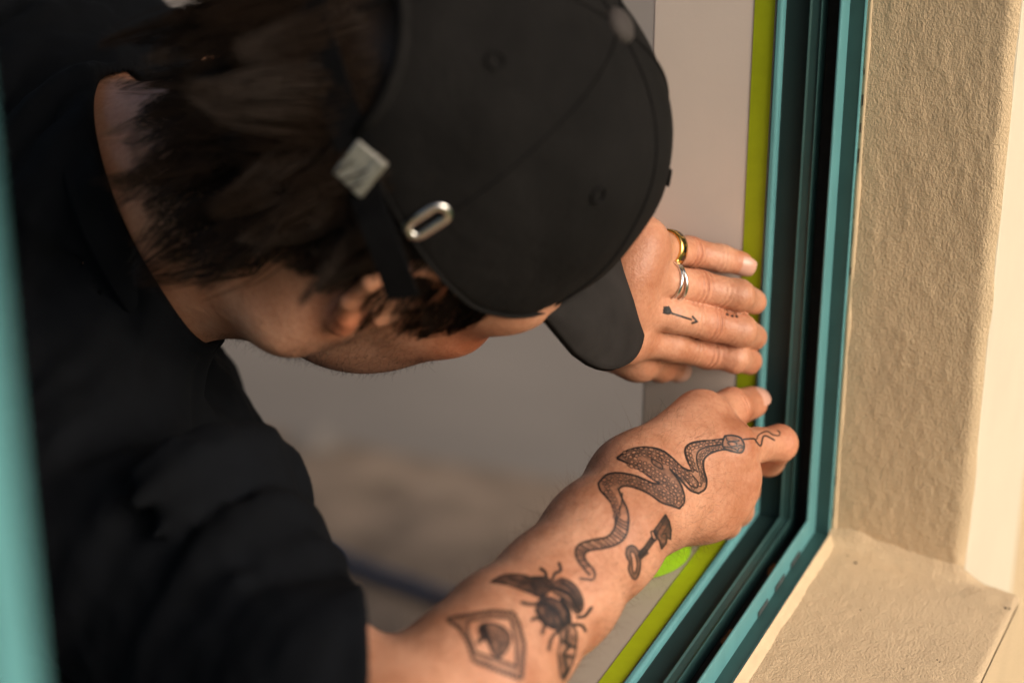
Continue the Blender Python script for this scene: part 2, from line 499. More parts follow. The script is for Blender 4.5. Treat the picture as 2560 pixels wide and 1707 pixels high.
# ------------------------------------------------------------------ implicit surfaces: body and clothes
class Cone:
    """rounded cone a->b, optionally flattened by s along n"""
    def __init__(self, a, b, ra, rb, k=0.006, n=None, s=1.0):
        self.a, self.b = np.asarray(a, float), np.asarray(b, float)
        self.ra, self.rb, self.k = ra, rb, k
        self.c = (self.a + self.b) / 2
        self.n = None if n is None else np.asarray(n, float) / np.linalg.norm(n)
        self.s = s
        self.rad = np.linalg.norm(self.a - self.b) / 2 + max(ra, rb) * max(1.0, s)
    def ev(self, p):
        a, b = self.a, self.b
        if self.n is not None:
            e = (p - self.c) @ self.n
            p = p + np.outer(e * (1 / self.s - 1), self.n)
            ea, eb = (a - self.c) @ self.n, (b - self.c) @ self.n
            a = a + ea * (1 / self.s - 1) * self.n
            b = b + eb * (1 / self.s - 1) * self.n
        ba = b - a
        l2 = ba @ ba
        if l2 < 1e-12:
            d = np.linalg.norm(p - a, axis=1) - self.ra
            return d * min(1, self.s)
        rr = self.ra - self.rb
        a2 = l2 - rr * rr
        il2 = 1 / l2
        pa = p - a
        y = pa @ ba
        z = y - l2
        v = pa * l2 - np.outer(y, ba)
        x2 = np.einsum('ij,ij->i', v, v)
        y2 = y * y * l2
        z2 = z * z * l2
        k = np.sign(rr) * rr * rr * x2
        d = (np.sqrt(np.maximum(x2 * a2 * il2, 0)) + y * rr) * il2 - self.ra
        m1 = np.sign(z) * a2 * z2 > k
        d = np.where(m1, np.sqrt(x2 + z2) * il2 - self.rb, d)
        m2 = (~m1) & (np.sign(y) * a2 * y2 < k)
        d = np.where(m2, np.sqrt(x2 + y2) * il2 - self.ra, d)
        return d * min(1, self.s)

class Ell:
    def __init__(self, c, r, axes=None, k=0.01):
        self.c = np.asarray(c, float); self.r = np.asarray(r, float)
        self.ax = np.eye(3) if axes is None else np.asarray(axes, float)     # rows are the axes
        self.k = k; self.rad = max(r)
    def ev(self, p):
        q = (p - self.c) @ self.ax.T
        k0 = np.linalg.norm(q / self.r, axis=1)
        k1 = np.linalg.norm(q / (self.r ** 2), axis=1)
        return k0 * (k0 - 1) / np.maximum(k1, 1e-6)

class Box:                        # bounds of the points being evaluated
    c = np.zeros(3); e = np.ones(3) * 10
def near(pr, extra=0.022):
    g = np.maximum(np.abs(pr.c - Box.c) - Box.e, 0)
    return g @ g < (pr.rad + getattr(pr, 'k', 0) + extra) ** 2
def ev(pr, p):
    return pr.ev(p) if near(pr) else np.full(len(p), 1.0)
def evaluate(field, p, cell=0.04):
    """evaluates field over points sorted into small cells, so that far shapes are skipped"""
    k = np.floor(p / cell).astype(np.int64) + 500
    key = (k[:, 0] * 1000 + k[:, 1]) * 1000 + k[:, 2]
    o = np.argsort(key, kind='stable')
    cut = np.flatnonzero(np.diff(key[o])) + 1
    out = np.empty(len(p))
    for idx in np.split(o, cut):
        q = p[idx]
        a, b = q.min(0), q.max(0)
        Box.c, Box.e = (a + b) / 2, (b - a) / 2
        out[idx] = field(q)
    return out
def smin(a, b, k):
    if k <= 0:
        return np.minimum(a, b)
    h = np.maximum(k - np.abs(a - b), 0) / k
    return np.minimum(a, b) - h * h * k * 0.25
def smax(a, b, k):
    return -smin(-a, -b, k)
def union(prims, p):
    d = np.full(len(p), 1.0)
    for q in prims:
        if near(q):
            d = smin(d, q.ev(p), q.k)
    return d

def surface(field, lo, hi, h, n=8):
    """surface nets over the blocks of a grid that the surface passes through"""
    lo, hi = np.asarray(lo), np.asarray(hi)
    nb = np.ceil((hi - lo) / (h * n)).astype(int)
    I = np.stack(np.meshgrid(*[np.arange(k) for k in nb], indexing='ij'), -1).reshape(-1, 3)
    cen = lo + (I + 0.5) * n * h
    keep = np.abs(evaluate(field, cen, 0.10)) < n * h * 1.1
    I = I[keep]
    kk = I // 4
    ko = np.argsort((kk[:, 0] * 1000 + kk[:, 1]) * 1000 + kk[:, 2], kind='stable')
    I = I[ko]
    off = np.stack(np.meshgrid(*[np.arange(n + 1)] * 3, indexing='ij'), -1).reshape(-1, 3)
    keys, pos, quads = [], [], []
    BIG = 4096
    def key(c): return ((c[..., 0] + 1) * BIG + c[..., 1] + 1) * BIG + c[..., 2] + 1
    for B in np.array_split(I, max(1, len(I) // 700)):
        g = B[:, None, :] * n + off[None]
        d = evaluate(field, lo + g.reshape(-1, 3) * h, h * n * 4.0001).reshape(len(B), n + 1, n + 1, n + 1)
        s = d < 0
        sub = [s[:, i:i + n, j:j + n, k:k + n] for i in (0, 1) for j in (0, 1) for k in (0, 1)]
        cnt = sum(x.astype(np.int8) for x in sub)
        act = np.argwhere((cnt > 0) & (cnt < 8))
        if not len(act):
            continue
        b, c = act[:, 0], act[:, 1:]
        gc = B[b] * n + c
        corner = np.array([(i, j, k) for i in (0, 1) for j in (0, 1) for k in (0, 1)])
        val = np.stack([d[b, c[:, 0] + q[0], c[:, 1] + q[1], c[:, 2] + q[2]] for q in corner], 1)
        acc = np.zeros((len(act), 3)); w = np.zeros(len(act))
        for e0 in range(8):
            for ax in range(3):
                if corner[e0][ax] == 0:
                    q = corner[e0].copy(); q[ax] = 1
                    e1 = q[0] * 4 + q[1] * 2 + q[2]
                    m = (val[:, e0] < 0) != (val[:, e1] < 0)
                    t = np.zeros(len(act)); t[m] = val[m, e0] / (val[m, e0] - val[m, e1])
                    pt = corner[e0] + np.outer(t, np.eye(3)[ax])
                    acc[m] += pt[m]; w[m] += 1
        pos.append(lo + (gc + acc / w[:, None]) * h)
        keys.append(key(gc))
        for ax in range(3):
            e1 = [4, 2, 1][ax]
            m = (val[:, 0] < 0) != (val[:, e1] < 0)
            a1, a2 = np.eye(3, dtype=int)[(ax + 1) % 3], np.eye(3, dtype=int)[(ax + 2) % 3]
            G = gc[m]
            Q = np.stack([key(G), key(G - a1), key(G - a1 - a2), key(G - a2)], 1)
            flip = val[m, 0] < 0
            Q[~flip] = Q[~flip][:, ::-1]
            quads.append(Q)
    keys = np.concatenate(keys); pos = np.concatenate(pos); quads = np.concatenate(quads)
    o = np.argsort(keys); ks = keys[o]
    ix = np.searchsorted(ks, quads); ix = np.minimum(ix, len(ks) - 1)
    ok = (ks[ix] == quads).all(1)
    return pos[o], ix[ok]

def gradient(field, p, e=0.0004):
    k = np.array([[1, -1, -1], [-1, -1, 1], [-1, 1, -1], [1, 1, 1]], float)
    g = sum(np.outer(evaluate(field, p + e * q), q) for q in k)
    return g / np.maximum(np.linalg.norm(g, axis=1), 1e-9)[:, None]

def snap(field, v, steps=2, lim=0.0012):
    for _ in range(steps):
        d = evaluate(field, v)
        v = v - np.clip(d, -lim, lim)[:, None] * gradient(field, v)
    return v

def split_quads(v, polys, sel):
    """split the selected quads in four; neighbours take the new edge points in"""
    polys = [list(f) for f in polys] if not isinstance(polys, list) else polys
    mid, extra = {}, []
    nv = len(v)
    def m(a, b):
        q = (a, b) if a < b else (b, a)
        i = mid.get(q)
        if i is None:
            i = nv + len(extra); mid[q] = i; extra.append(q)
        return i
    out, cen, osel, rest = [], [], [], []
    ncen = 0
    for f, s in zip(polys, sel):
        if s and len(f) == 4:
            a, b, c, d = f
            rest.append((f, (m(a, b), m(b, c), m(c, d), m(d, a))))
        else:
            rest.append((f, None))
    base = nv + len(extra)
    for f, e in rest:
        if e is not None:
            a, b, c, d = f
            i = base + ncen; ncen += 1
            cen.append(f)
            ab, bc, cd, da = e
            out += [[a, ab, i, da], [ab, b, bc, i], [i, bc, c, cd], [da, i, cd, d]]
            osel += [True] * 4
        else:
            g = []
            L = len(f)
            for j in range(L):
                a, b = f[j], f[(j + 1) % L]
                g.append(a)
                q = mid.get((a, b) if a < b else (b, a))
                if q is not None:
                    g.append(q)
            out.append(g); osel.append(False)
    ex = np.array(extra)
    nvv = np.vstack([v, (v[ex[:, 0]] + v[ex[:, 1]]) / 2, v[np.array(cen)].mean(1)])
    return nvv, out, np.array(osel)

def poly_mesh(name, v, polys, smooth=True):
    me = bpy.data.meshes.new(name)
    if isinstance(polys, np.ndarray):
        n = len(polys); tot = np.full(n, polys.shape[1]); flat = polys.ravel()
    else:
        n = len(polys); tot = np.array([len(f) for f in polys]); flat = np.concatenate([np.asarray(f) for f in polys])
    me.vertices.add(len(v)); me.vertices.foreach_set('co', np.ascontiguousarray(v, np.float32).ravel())
    me.loops.add(len(flat)); me.loops.foreach_set('vertex_index', flat.astype(np.int32))
    me.polygons.add(n)
    me.polygons.foreach_set('loop_start', np.concatenate([[0], np.cumsum(tot)[:-1]]).astype(np.int32))
    me.polygons.foreach_set('loop_total', tot.astype(np.int32))
    me.polygons.foreach_set('use_smooth', np.full(n, smooth))
    me.update(calc_edges=True); me.validate()
    return me

# ------------------------------------------------------------------ pose
HM = np.array([[-0.759, 0.639, 0.127], [-0.440, -0.359, -0.823], [-0.480, -0.680, 0.554]])
_u, _s, _v = np.linalg.svd(HM); HM = _u @ _v              # head axes as columns: right, forward, up
HO = np.array([-0.181, 0.173, 0.244])
def H(x, y, z):                                           # millimetres in the head -> world
    return HO + HM @ np.array([x, y, z], float) * 0.001
def Hs(a):                                                # many points
    return HO + (np.asarray(a, float) * 0.001) @ HM.T

NECK = P(330, 520, 1.09)
SHR = P(112, 1275, 1.05)
SHL = P(60, 225, 1.20)
ELR = P(985, 1885, 0.915)
ELL = P(1050, 270, 1.42)
WRL = P(1530, 745, 1.145)
CHEST = np.array([-0.20, 0.46, 0.04])
WAIST = np.array([-0.20, 0.76, -0.08])

head = [Ell(H(0, -8, 48), (.076, .096, .084), HM.T, .01),
        Ell(H(0, 33, 20), (.060, .060, .070), HM.T, .02),
        Ell(H(0, 42, -34), (.043, .048, .055), HM.T, .02)]
for s in (-1, 1):
    head += [Cone(H(s * 48, 2, -60), H(s * 8, 72, -88), .014, .013, .018),
             Cone(H(s * 60, 4, 0), H(s * 48, 2, -60), .010, .014, .015),
             Ell(H(s * 42, 60, -14), (.015, .022, .016), HM.T, .022),
             Ell(H(s * 33, 50, -48), (.018, .028, .028), HM.T, .022),
             Ell(H(s * 51, 54, 27), (.015, .021, .019), HM.T, .020),
             Cone(H(s * 6, 88, 28), H(s * 38, 76, 27), .008, .007, .010),
             Cone(H(s * 9, 100, -24), H(s * 10, 98, -24), .0075, .0075, .006)]
head += [Ell(H(0, 80, -90), (.015, .012, .013), HM.T, .012),
         Cone(H(0, 92, 16), H(0, 112, -18), .0065, .0095, .008),
         Cone(H(-16, 91, -48), H(16, 91, -48), .0055, .0055, .005),
         Cone(H(-13, 92, -57), H(13, 92, -57), .0060, .0060, .004)]
eye_holes = [Ell(H(s * 31, 93, 8), (.013, .014, .009), HM.T) for s in (-1, 1)]
ears = []
for s in (-1, 1):
    ring = [(72, 8, 8), (74, 8, 20), (76, 0, 30), (77, -12, 31), (78, -20, 21), (78, -22, 6), (77, -17, -10), (75, -8, -20), (72, -2, -26)]
    for a, b in zip(ring[:-1], ring[1:]):
        ears.append(Cone(H(s * a[0], a[1], a[2]), H(s * b[0], b[1], b[2]), .0034, .0034, .003))
    ears.append(Ell(H(s * 73, -7, 6), (.0035, .014, .025), HM.T, .005))
    ears.append(Cone(H(s * 71, -2, -26), H(s * 73, -4, -21), .0068, .0052, .004))
    ears.append(Cone(H(s * 70, 9, -6), H(s * 71, 7, -12), .0045, .0045, .004))
neck = [Cone(H(0, -14, -20), NECK, .055, .060, .02),
        Cone(NECK, SHR * .7 + NECK * .3, .042, .042, .02),
        Cone(H(40, 0, -40), P(470, 722, 1.07), .024, .022, .022),
        Cone(NECK, SHL * .55 + NECK * .45, .048, .046, .02)]
torso = [Cone(SHR + (SHL - SHR) * .10 + np.array([-.02, .03, 0]), SHR + (SHL - SHR) * .9 + np.array([0, .03, 0]), .050, .055, .03),
         Ell(CHEST, (.150, .20, .105), None, .05)]
AX_UP = (ELR - SHR) / np.linalg.norm(ELR - SHR)
armr = [Cone(SHR, SHR + (ELR - SHR) * .5, .052, .042, .03),
        Cone(SHR + (ELR - SHR) * .5, ELR, .042, .037, .012)]
FA = [(1600, 1246, 1.070, 140), (1505, 1348, 1.040, 142), (1390, 1480, 1.010, 150), (1270, 1594, 0.980, 166), (1185, 1700, 0.955, 190), (985, 1885, 0.915, 225)]
fp = [P(x, y, d) for x, y, d, w in FA]
fr_ = [w * d / FPX for x, y, d, w in FA]
for i in range(len(FA) - 1):
    armr.append(Cone(fp[i], fp[i + 1], fr_[i], fr_[i + 1], .012))

def hand(palm, fingers, kp=.005, kf=.0008):
    return palm, fingers, kp, kf
def eval_hand(hd, p):
    palm, fingers, kp, kf = hd
    base = union(palm, p)
    out = base
    for fg in fingers:
        d = union(fg, p)
        out = smin(out, smin(base, d, kp), kf)
    return out
def finger(pts, rad, k=.004):
    return [Cone(pts[i], pts[i + 1], rad[i], rad[i + 1], k) for i in range(len(pts) - 1)]
def knob(p, r, k=.004):
    return Cone(p, np.asarray(p) + 1e-7, r, r, k)

# right hand: a loose fist, forefinger bent against the channel, thumb on the tape
wr = fp[0]
R_MCP = [PX(1822, 1118, -.086), PX(1830, 1188, -.084), PX(1816, 1240, -.090), PX(1782, 1282, -.100)]
R_TMCP = PX(1752, 1052, -.078)
dirh = (R_MCP[1] - wr) / np.linalg.norm(R_MCP[1] - wr)
palm_r = []
wside = [P(1570, 1180, 1.065), P(1590, 1220, 1.060), P(1612, 1258, 1.060), P(1640, 1288, 1.065)]
for i in range(4):
    palm_r.append(Cone(wside[i], R_MCP[i], .0130, [.0125, .0130, .0125, .0115][i], .011))
away = VF * 0.010
for i in range(4):
    palm_r.append(Cone(wside[i] + away, R_MCP[i] + away * 1.4 - dirh * .012, .013, .013, .012))
palm_r.append(Cone(P(1630, 1152, 1.078), R_TMCP, .0150, .0122, .012))
palm_r.append(Cone(R_TMCP, (R_MCP[0] + wside[0]) / 2 + away, .0110, .013, .016))
fing_r = []
i_pip, i_dip, i_tip = PX(1948, 1108, -.046), PX(1922, 1150, -.027), PX(1868, 1150, -.032)
fing_r.append(finger([R_MCP[0], R_MCP[0] * .45 + i_pip * .55, i_pip, i_dip, i_tip], [.0108, .0086, .0092, .0080, .0070], .003))
fing_r.append(finger([R_MCP[1], PX(1852, 1222, -.042), PX(1815, 1230, -.038), PX(1790, 1212, -.056)], [.0120, .0095, .0085, .0075]))
fing_r.append(finger([R_MCP[2], PX(1838, 1272, -.048), PX(1800, 1270, -.044), PX(1775, 1252, -.060)], [.0120, .0092, .0082, .0072]))
fing_r.append(finger([R_MCP[3], PX(1812, 1306, -.062), PX(1780, 1300, -.060), PX(1760, 1284, -.072)], [.0110, .0080, .0072, .0064]))
t_ip, t_tip = PX(1828, 1022, -.050), PX(1880, 1008, -.028)
fing_r.append(finger([R_TMCP, t_ip, t_tip], [.0120, .0098, .0082], .004))
for i in range(4):
    palm_r.append(knob(R_MCP[i] - VF * .0010, [.0118, .0122, .0112, .0102][i], .006))
hand_r = hand(palm_r, fing_r)

# left hand: flat on the lining, fingers pressing the tape
L_MCP = [PX(1562, 838, -.084), PX(1560, 760, -.090), PX(1574, 684, -.088), PX(1600, 612, -.078)]
L_PIP = [PX(1768, 880, -.042), PX(1776, 808, -.050), PX(1742, 718, -.050), PX(1722, 630, -.038)]
L_DIP = [PX(1838, 892, -.037), PX(1852, 826, -.040), PX(1848, 738, -.039), PX(1802, 646, -.028)]
L_TIP = [PX(1874, 902, -.0205), PX(1884, 842, -.0210), PX(1884, 754, -.0210), PX(1852, 658, -.0205)]
rad_l = [(.0100, .0083, .0075, .0066), (.0102, .0088, .0080, .0070), (.0098, .0085, .0077, .0067), (.0088, .0076, .0068, .0061)]
wl = WRL
palm_l = []
side = np.array([0.0, 0.0, 0.02])
for i in range(4):
    w_ = wl + VU * (.018 - .012 * (3 - i)) * 1.0
    palm_l.append(Cone(w_, L_MCP[i], .017, .0125, .014))
    palm_l.append(Cone(w_ + VF * .010, L_MCP[i] + VF * .010, .015, .011, .014))
    palm_l.append(knob(L_MCP[i] - VF * .001, .0118, .006))
fing_l = []
for i in range(4):
    fing_l.append(finger([L_MCP[i], L_MCP[i] * .45 + L_PIP[i] * .55, L_PIP[i], L_DIP[i], L_TIP[i]],
                         [rad_l[i][0], rad_l[i][0] * .86, rad_l[i][1], rad_l[i][2], rad_l[i][3]], .003))
lt = [P(1555, 825, 1.150), PX(1598, 898, -.060), PX(1652, 910, -.040), PX(1690, 922, -.026)]
palm_l.append(Cone(wl + VF * .008, lt[1], .015, .0105, .012))
fing_l.append(finger(lt, [.013, .0100, .0088, .0066], .004))
hand_l = hand(palm_l, fing_l)
arml = [Cone(SHL, ELL, .050, .042, .03), Cone(ELL, WRL, .042, .028, .02)]
core = head + neck + torso + armr + arml

def knuckle_marks():
    """skin folds over the bent finger joints: (centre, finger direction, radius, amplitude)"""
    out = []
    for i in range(4):
        t = L_DIP[i] - L_MCP[i]
        out.append((L_PIP[i], t / np.linalg.norm(t), .0085, .0004))
        t = L_TIP[i] - L_PIP[i]
        out.append((L_DIP[i], t / np.linalg.norm(t), .006, .0002))
    t = lt[3] - lt[1]; out.append((lt[2], t / np.linalg.norm(t), .007, .0003))
    t = i_pip - R_MCP[0]; out.append((i_pip, t / np.linalg.norm(t), .009, .0002))
    t = t_tip - R_TMCP; out.append((t_ip, t / np.linalg.norm(t), .008, .0003))
    return out
MARKS = knuckle_marks()
# tendons and veins on the back of the hands
cords = []
for i, (m, w0) in enumerate(zip(L_MCP, range(4))):
    a = wl + VU * (.018 - .012 * (3 - i))
    cords.append((a - VF * .0165, m - VF * .0120, .0016))

HAND_C = [(R_MCP[1] + wr) / 2, (L_MCP[1] + L_PIP[1]) / 2]
def body_field(p):
    d = union(core, p)
    for hd, c in ((hand_r, HAND_C[0]), (hand_l, HAND_C[1])):
        g = np.maximum(np.abs(c - Box.c) - Box.e, 0)
        if g @ g < .16 ** 2:
            d = smin(d, eval_hand(hd, p), .012)
    for eh in eye_holes:
        if near(eh):
            d = smax(d, -eh.ev(p), .006)
    d = smin(d, union(ears, p), .004)
    for c, t, r, a in MARKS:
        g = np.maximum(np.abs(c - Box.c) - Box.e, 0)
        if g @ g < (2.5 * r) ** 2:
            q = p - c
            x = q @ t
            w = np.exp(-(x / (r * .35)) ** 2 - ((q * q).sum(1) - x * x) / (2.2 * r) ** 2)
            d += a * w * np.cos(x * 2 * math.pi / .0027 + 1.2 * np.sin((q @ VU) * 300))
    return d

# ------------------------------------------------------------------ tattoo drawing (ink density over the skin)
TX0, TY0, TW, TH = 1000, 660, 960, 1060
ink = np.zeros((TH, TW), np.float32)
def _win(pts, pad):
    x0 = int(max(0, pts[:, 0].min() - pad)); x1 = int(min(TW, pts[:, 0].max() + pad + 2))
    y0 = int(max(0, pts[:, 1].min() - pad)); y1 = int(min(TH, pts[:, 1].max() + pad + 2))
    return x0, x1, y0, y1
def curve(pts, n=6):
    """Catmull-Rom through the points"""
    p = np.asarray(pts, float)
    q = np.vstack([2 * p[0] - p[1], p, 2 * p[-1] - p[-2]])
    out = []
    for i in range(1, len(q) - 2):
        for t in np.linspace(0, 1, n, endpoint=False):
            out.append(0.5 * ((2 * q[i]) + (-q[i - 1] + q[i + 1]) * t + (2 * q[i - 1] - 5 * q[i] + 4 * q[i + 1] - q[i + 2]) * t * t + (-q[i - 1] + 3 * q[i] - 3 * q[i + 1] + q[i + 2]) * t ** 3))
    out.append(p[-1])
    return np.array(out)
def stroke(pts, w=3.2, a=.85):
    w = w * 1.3
    pts = np.asarray(pts, float) - (TX0, TY0)
    for p, q in zip(pts[:-1], pts[1:]):
        x0, x1, y0, y1 = _win(np.array([p, q]), w + 2)
        if x1 <= x0 or y1 <= y0: continue
        X, Y = np.meshgrid(np.arange(x0, x1), np.arange(y0, y1))
        d = q - p; l2 = d @ d + 1e-9
        t = np.clip(((X - p[0]) * d[0] + (Y - p[1]) * d[1]) / l2, 0, 1)
        dist = np.hypot(X - p[0] - t * d[0], Y - p[1] - t * d[1])
        s = np.clip((w * .5 + .9 - dist) / 1.6, 0, 1) * a
        ink[y0:y1, x0:x1] = np.maximum(ink[y0:y1, x0:x1], s)
def inside(pts, X, Y):
    m = np.zeros(X.shape, bool)
    n = len(pts)
    for i in range(n):
        x1, y1 = pts[i]; x2, y2 = pts[(i + 1) % n]
        c = ((y1 > Y) != (y2 > Y)) & (X < (x2 - x1) * (Y - y1) / (y2 - y1 + 1e-12) + x1)
        m ^= c
    return m
def fill(pts, a=.35, noise=.25, scale=.08, seed=1, grad=None):
    pts = np.asarray(pts, float) - (TX0, TY0)
    x0, x1, y0, y1 = _win(pts, 2)
    X, Y = np.meshgrid(np.arange(x0, x1), np.arange(y0, y1))
    m = inside(pts, X, Y)
    nz = fbm(np.stack([X.ravel() * scale, Y.ravel() * scale, 0 * X.ravel()], 1), 3, seed).reshape(X.shape)
    s = np.clip(a + noise * nz, 0, 1)
    if grad is not None:
        g0, g1 = np.asarray(grad[0], float) - (TX0, TY0), np.asarray(grad[1], float) - (TX0, TY0)
        d = g1 - g0
        t = np.clip(((X - g0[0]) * d[0] + (Y - g0[1]) * d[1]) / (d @ d), 0, 1)
        s = s * (1 - t)
    ink[y0:y1, x0:x1] = np.maximum(ink[y0:y1, x0:x1], np.where(m, s, 0))
def A(pts): return np.array([(1400 + x / 3.015, 960 + y / 3.015) for x, y in pts])        # survey sheet of the hand
def B(pts): return np.array([(880 + x / 2.5565, 1250 + y / 2.5565) for x, y in pts])      # survey sheet of the forearm
def Lh(pts): return np.array([(1560 + x / 3.564, 520 + y / 3.564) for x, y in pts])      # survey sheet of the left hand
trng = np.random.default_rng(21)

# snake
b1u = [(1232, 412), (1150, 424), (1060, 430), (985, 446), (948, 478), (944, 520), (960, 570), (985, 622), (1000, 650)]
b1r = [(1300, 506), (1230, 492), (1135, 520), (1085, 570), (1083, 640), (1104, 720), (1095, 785), (1045, 822)]
b1i = [(1228, 455), (1120, 470), (1050, 500), (1030, 550), (1040, 620), (1066, 700), (1062, 770)]
b2u = [(1000, 650), (965, 648), (910, 618), (850, 560), (780, 505), (700, 480), (600, 477), (510, 500), (432, 552)]
b2l = [(1045, 822), (985, 800), (935, 750), (895, 700), (830, 640)]
b3l = [(432, 560), (520, 600), (620, 655), (700, 715), (765, 752)]
b3r = [(830, 640), (870, 690), (905, 745), (932, 820), (935, 890), (900, 936)]
b4u = [(765, 752), (700, 745), (620, 710), (540, 682), (430, 668), (345, 686), (288, 748)]
b4l = [(900, 936), (830, 912), (760, 888), (680, 830), (570, 780), (485, 765), (440, 790)]
b5l = [(288, 748), (305, 800), (350, 850), (398, 915), (416, 1000), (410, 1085), (352, 1150), (245, 1172), (152, 1202), (116, 1252), (132, 1325), (190, 1400), (222, 1436)]
b5r = [(440, 790), (468, 860), (508, 950), (516, 1050), (492, 1150), (420, 1210), (322, 1236), (225, 1252), (184, 1284), (204, 1340), (250, 1392), (264, 1438), (240, 1472), (152, 1462)]
fill(A(b1u + b2u[1:3] + [(985, 800)] + b1r[::-1]), .18, .2, .10, 3)
fill(A(b2u + b3l[1:] + b2l[::-1][:3] + [(1000, 700)]), .30, .25, .10, 4)
fill(A(b3l + [(800, 790), (900, 930)] + b3r[::-1]), .32, .25, .10, 5)
fill(A(b4u + b4l[::-1]), .30, .25, .10, 6)
fill(A(b5l[:8] + b5r[:7][::-1]), .16, .2, .10, 7)
fill(A(b5l[6:] + b5r[5:12][::-1]), .10, .1, .10, 8)
for q in (b1u, b1r, b2u, b2l, b3l, b3r, b4u, b4l, b5l, b5r):
    stroke(curve(A(q)), 3.6, .9)
stroke(curve(A(b1i)), 3.0, .8)
stroke(curve(A([(470, 820), (462, 900), (440, 980), (424, 1040)])), 2.6, .8)
hd = [(1242, 390), (1300, 386), (1360, 405), (1386, 450), (1384, 492), (1360, 516), (1300, 506), (1250, 490), (1228, 470), (1226, 438), (1242, 390)]
fill(A(hd), .22, .2, .1, 9); stroke(curve(A(hd)), 3.2, .9)
for q in ([(1250, 395), (1262, 425), (1300, 430), (1350, 425)], [(1262, 440), (1290, 468), (1330, 462), (1325, 440), (1290, 434), (1262, 440)], [(1335, 470), (1360, 460), (1380, 470)],
          [(1340, 505), (1352, 480), (1380, 480)], [(1240, 470), (1300, 480), (1340, 500)]):
    stroke(curve(A(q)), 2.4, .8)
def scales(center, width, n, seed=0):
    """rows of oval scales along the body: dark rims, pale middles"""
    c = curve(A(center), 14)
    seg = np.r_[0, np.cumsum(np.linalg.norm(np.diff(c, axis=0), axis=1))]
    rows = 3 if width > 24 else 2
    L = seg[-1] / n
    for k in range(n):
        for rw_ in range(rows):
            s_ = (k + .5 + .5 * (rw_ % 2) + trng.uniform(-.15, .15)) * L
            i = min(np.searchsorted(seg, s_), len(c) - 2)
            t = c[i + 1] - c[i]; t = t / (np.linalg.norm(t) + 1e-9); nn = np.array([-t[1], t[0]])
            o_ = c[i] + nn * ((rw_ + .5) / rows - .5) * width * trng.uniform(.8, 1.1)
            La, Wa = L * trng.uniform(.32, .52), width / rows * trng.uniform(.28, .46)
            th = np.linspace(0, 2 * math.pi, 13)
            e_ = o_ + np.outer(np.cos(th) * La, t) + np.outer(np.sin(th) * Wa, nn)
            p_ = e_ - (TX0, TY0); x0, x1, y0, y1 = _win(p_, 1)
            if x1 <= x0 or y1 <= y0: continue
            X, Y = np.meshgrid(np.arange(x0, x1), np.arange(y0, y1))
            ink[y0:y1, x0:x1][inside(p_, X, Y)] *= trng.uniform(.15, .6)
            stroke(e_, 1.6, trng.uniform(.6, .85))
scales([(1220, 430), (1060, 455), (975, 490), (985, 570), (1010, 650)], 16, 12)
scales([(1220, 475), (1110, 500), (1060, 550), (1062, 640), (1080, 740)], 13, 11)
scales([(1040, 790), (990, 720), (900, 660), (820, 580), (700, 520), (580, 510), (480, 540)], 26, 17)
scales([(500, 570), (600, 610), (720, 680), (820, 750), (890, 830), (895, 900)], 30, 15)
scales([(880, 890), (780, 830), (680, 780), (560, 730), (430, 715), (330, 750)], 25, 17)
scales([(340, 780), (390, 850), (420, 930), (430, 1000)], 20, 8)
for q in ([(1010, 640), (1040, 660)], [(690, 560), (760, 600), (770, 640), (700, 600), (690, 560)], [(930, 700), (980, 760), (1030, 780), (1040, 740), (1000, 690)]):
    stroke(curve(A(q)), 2.6, .8)
l_, r_ = curve(A(b5l[4:]), 8), curve(A(b5r[3:]), 8)
for k in range(23):
    i, j = int(k / 23 * (len(l_) - 8)), int(k / 23 * (len(r_) - 26))
    stroke([l_[i], r_[j]], 2.3, .88)
# key
bow = [(497, 1275), (505, 1232), (540, 1214), (578, 1236), (600, 1290), (606, 1360), (594, 1430), (566, 1470), (538, 1446), (516, 1392), (524, 1340), (505, 1310), (497, 1275)]
bowi = [(528, 1262), (556, 1268), (576, 1320), (580, 1370), (566, 1420), (550, 1415), (545, 1370), (540, 1310), (528, 1262)]
fill(A(bow), .38, .15, .1, 12)
_p = A(bowi) - (TX0, TY0); x0, x1, y0, y1 = _win(_p, 1); X, Y = np.meshgrid(np.arange(x0, x1), np.arange(y0, y1))
ink[y0:y1, x0:x1][inside(_p, X, Y)] = 0
stroke(curve(A(bow)), 3.0, .85); stroke(curve(A(bowi)), 2.6, .8)
shaft = [(588, 1290), (690, 1150), (716, 1176), (612, 1316)]
fill(A(shaft), .55, .3, .2, 13); stroke(A(shaft + shaft[:1]), 2.6, .85)
for k in range(4): stroke(A([(590 + 13 * k, 1262 - 10 * k), (626 + 13 * k, 1304 - 10 * k)]), 3.0, .8)
col = [(684, 1112), (704, 1104), (728, 1170), (708, 1188)]
stroke(A(col + col[:1]), 2.6, .85)
bit = [(795, 984), (822, 1035), (836, 1098), (832, 1166), (806, 1150), (800, 1196), (766, 1240), (752, 1185), (734, 1150), (708, 1106)]
fill(A(bit), .48, .4, .12, 14); stroke(A(bit + bit[:1]), 3.2, .9)
for q in ([(795, 1010), (740, 1110)], [(815, 1060), (760, 1150)], [(780, 1130), (800, 1120), (806, 1150)]): stroke(A(q), 2.4, .85)
# marks on the forefinger
stroke(curve(A([(1385, 415), (1462, 411), (1482, 436), (1513, 464), (1530, 400), (1556, 390), (1616, 422)])), 2.8, .75)
stroke(curve(A([(1482, 415), (1500, 380), (1560, 356), (1608, 382), (1650, 386), (1656, 362), (1640, 350)])), 2.4, .6)
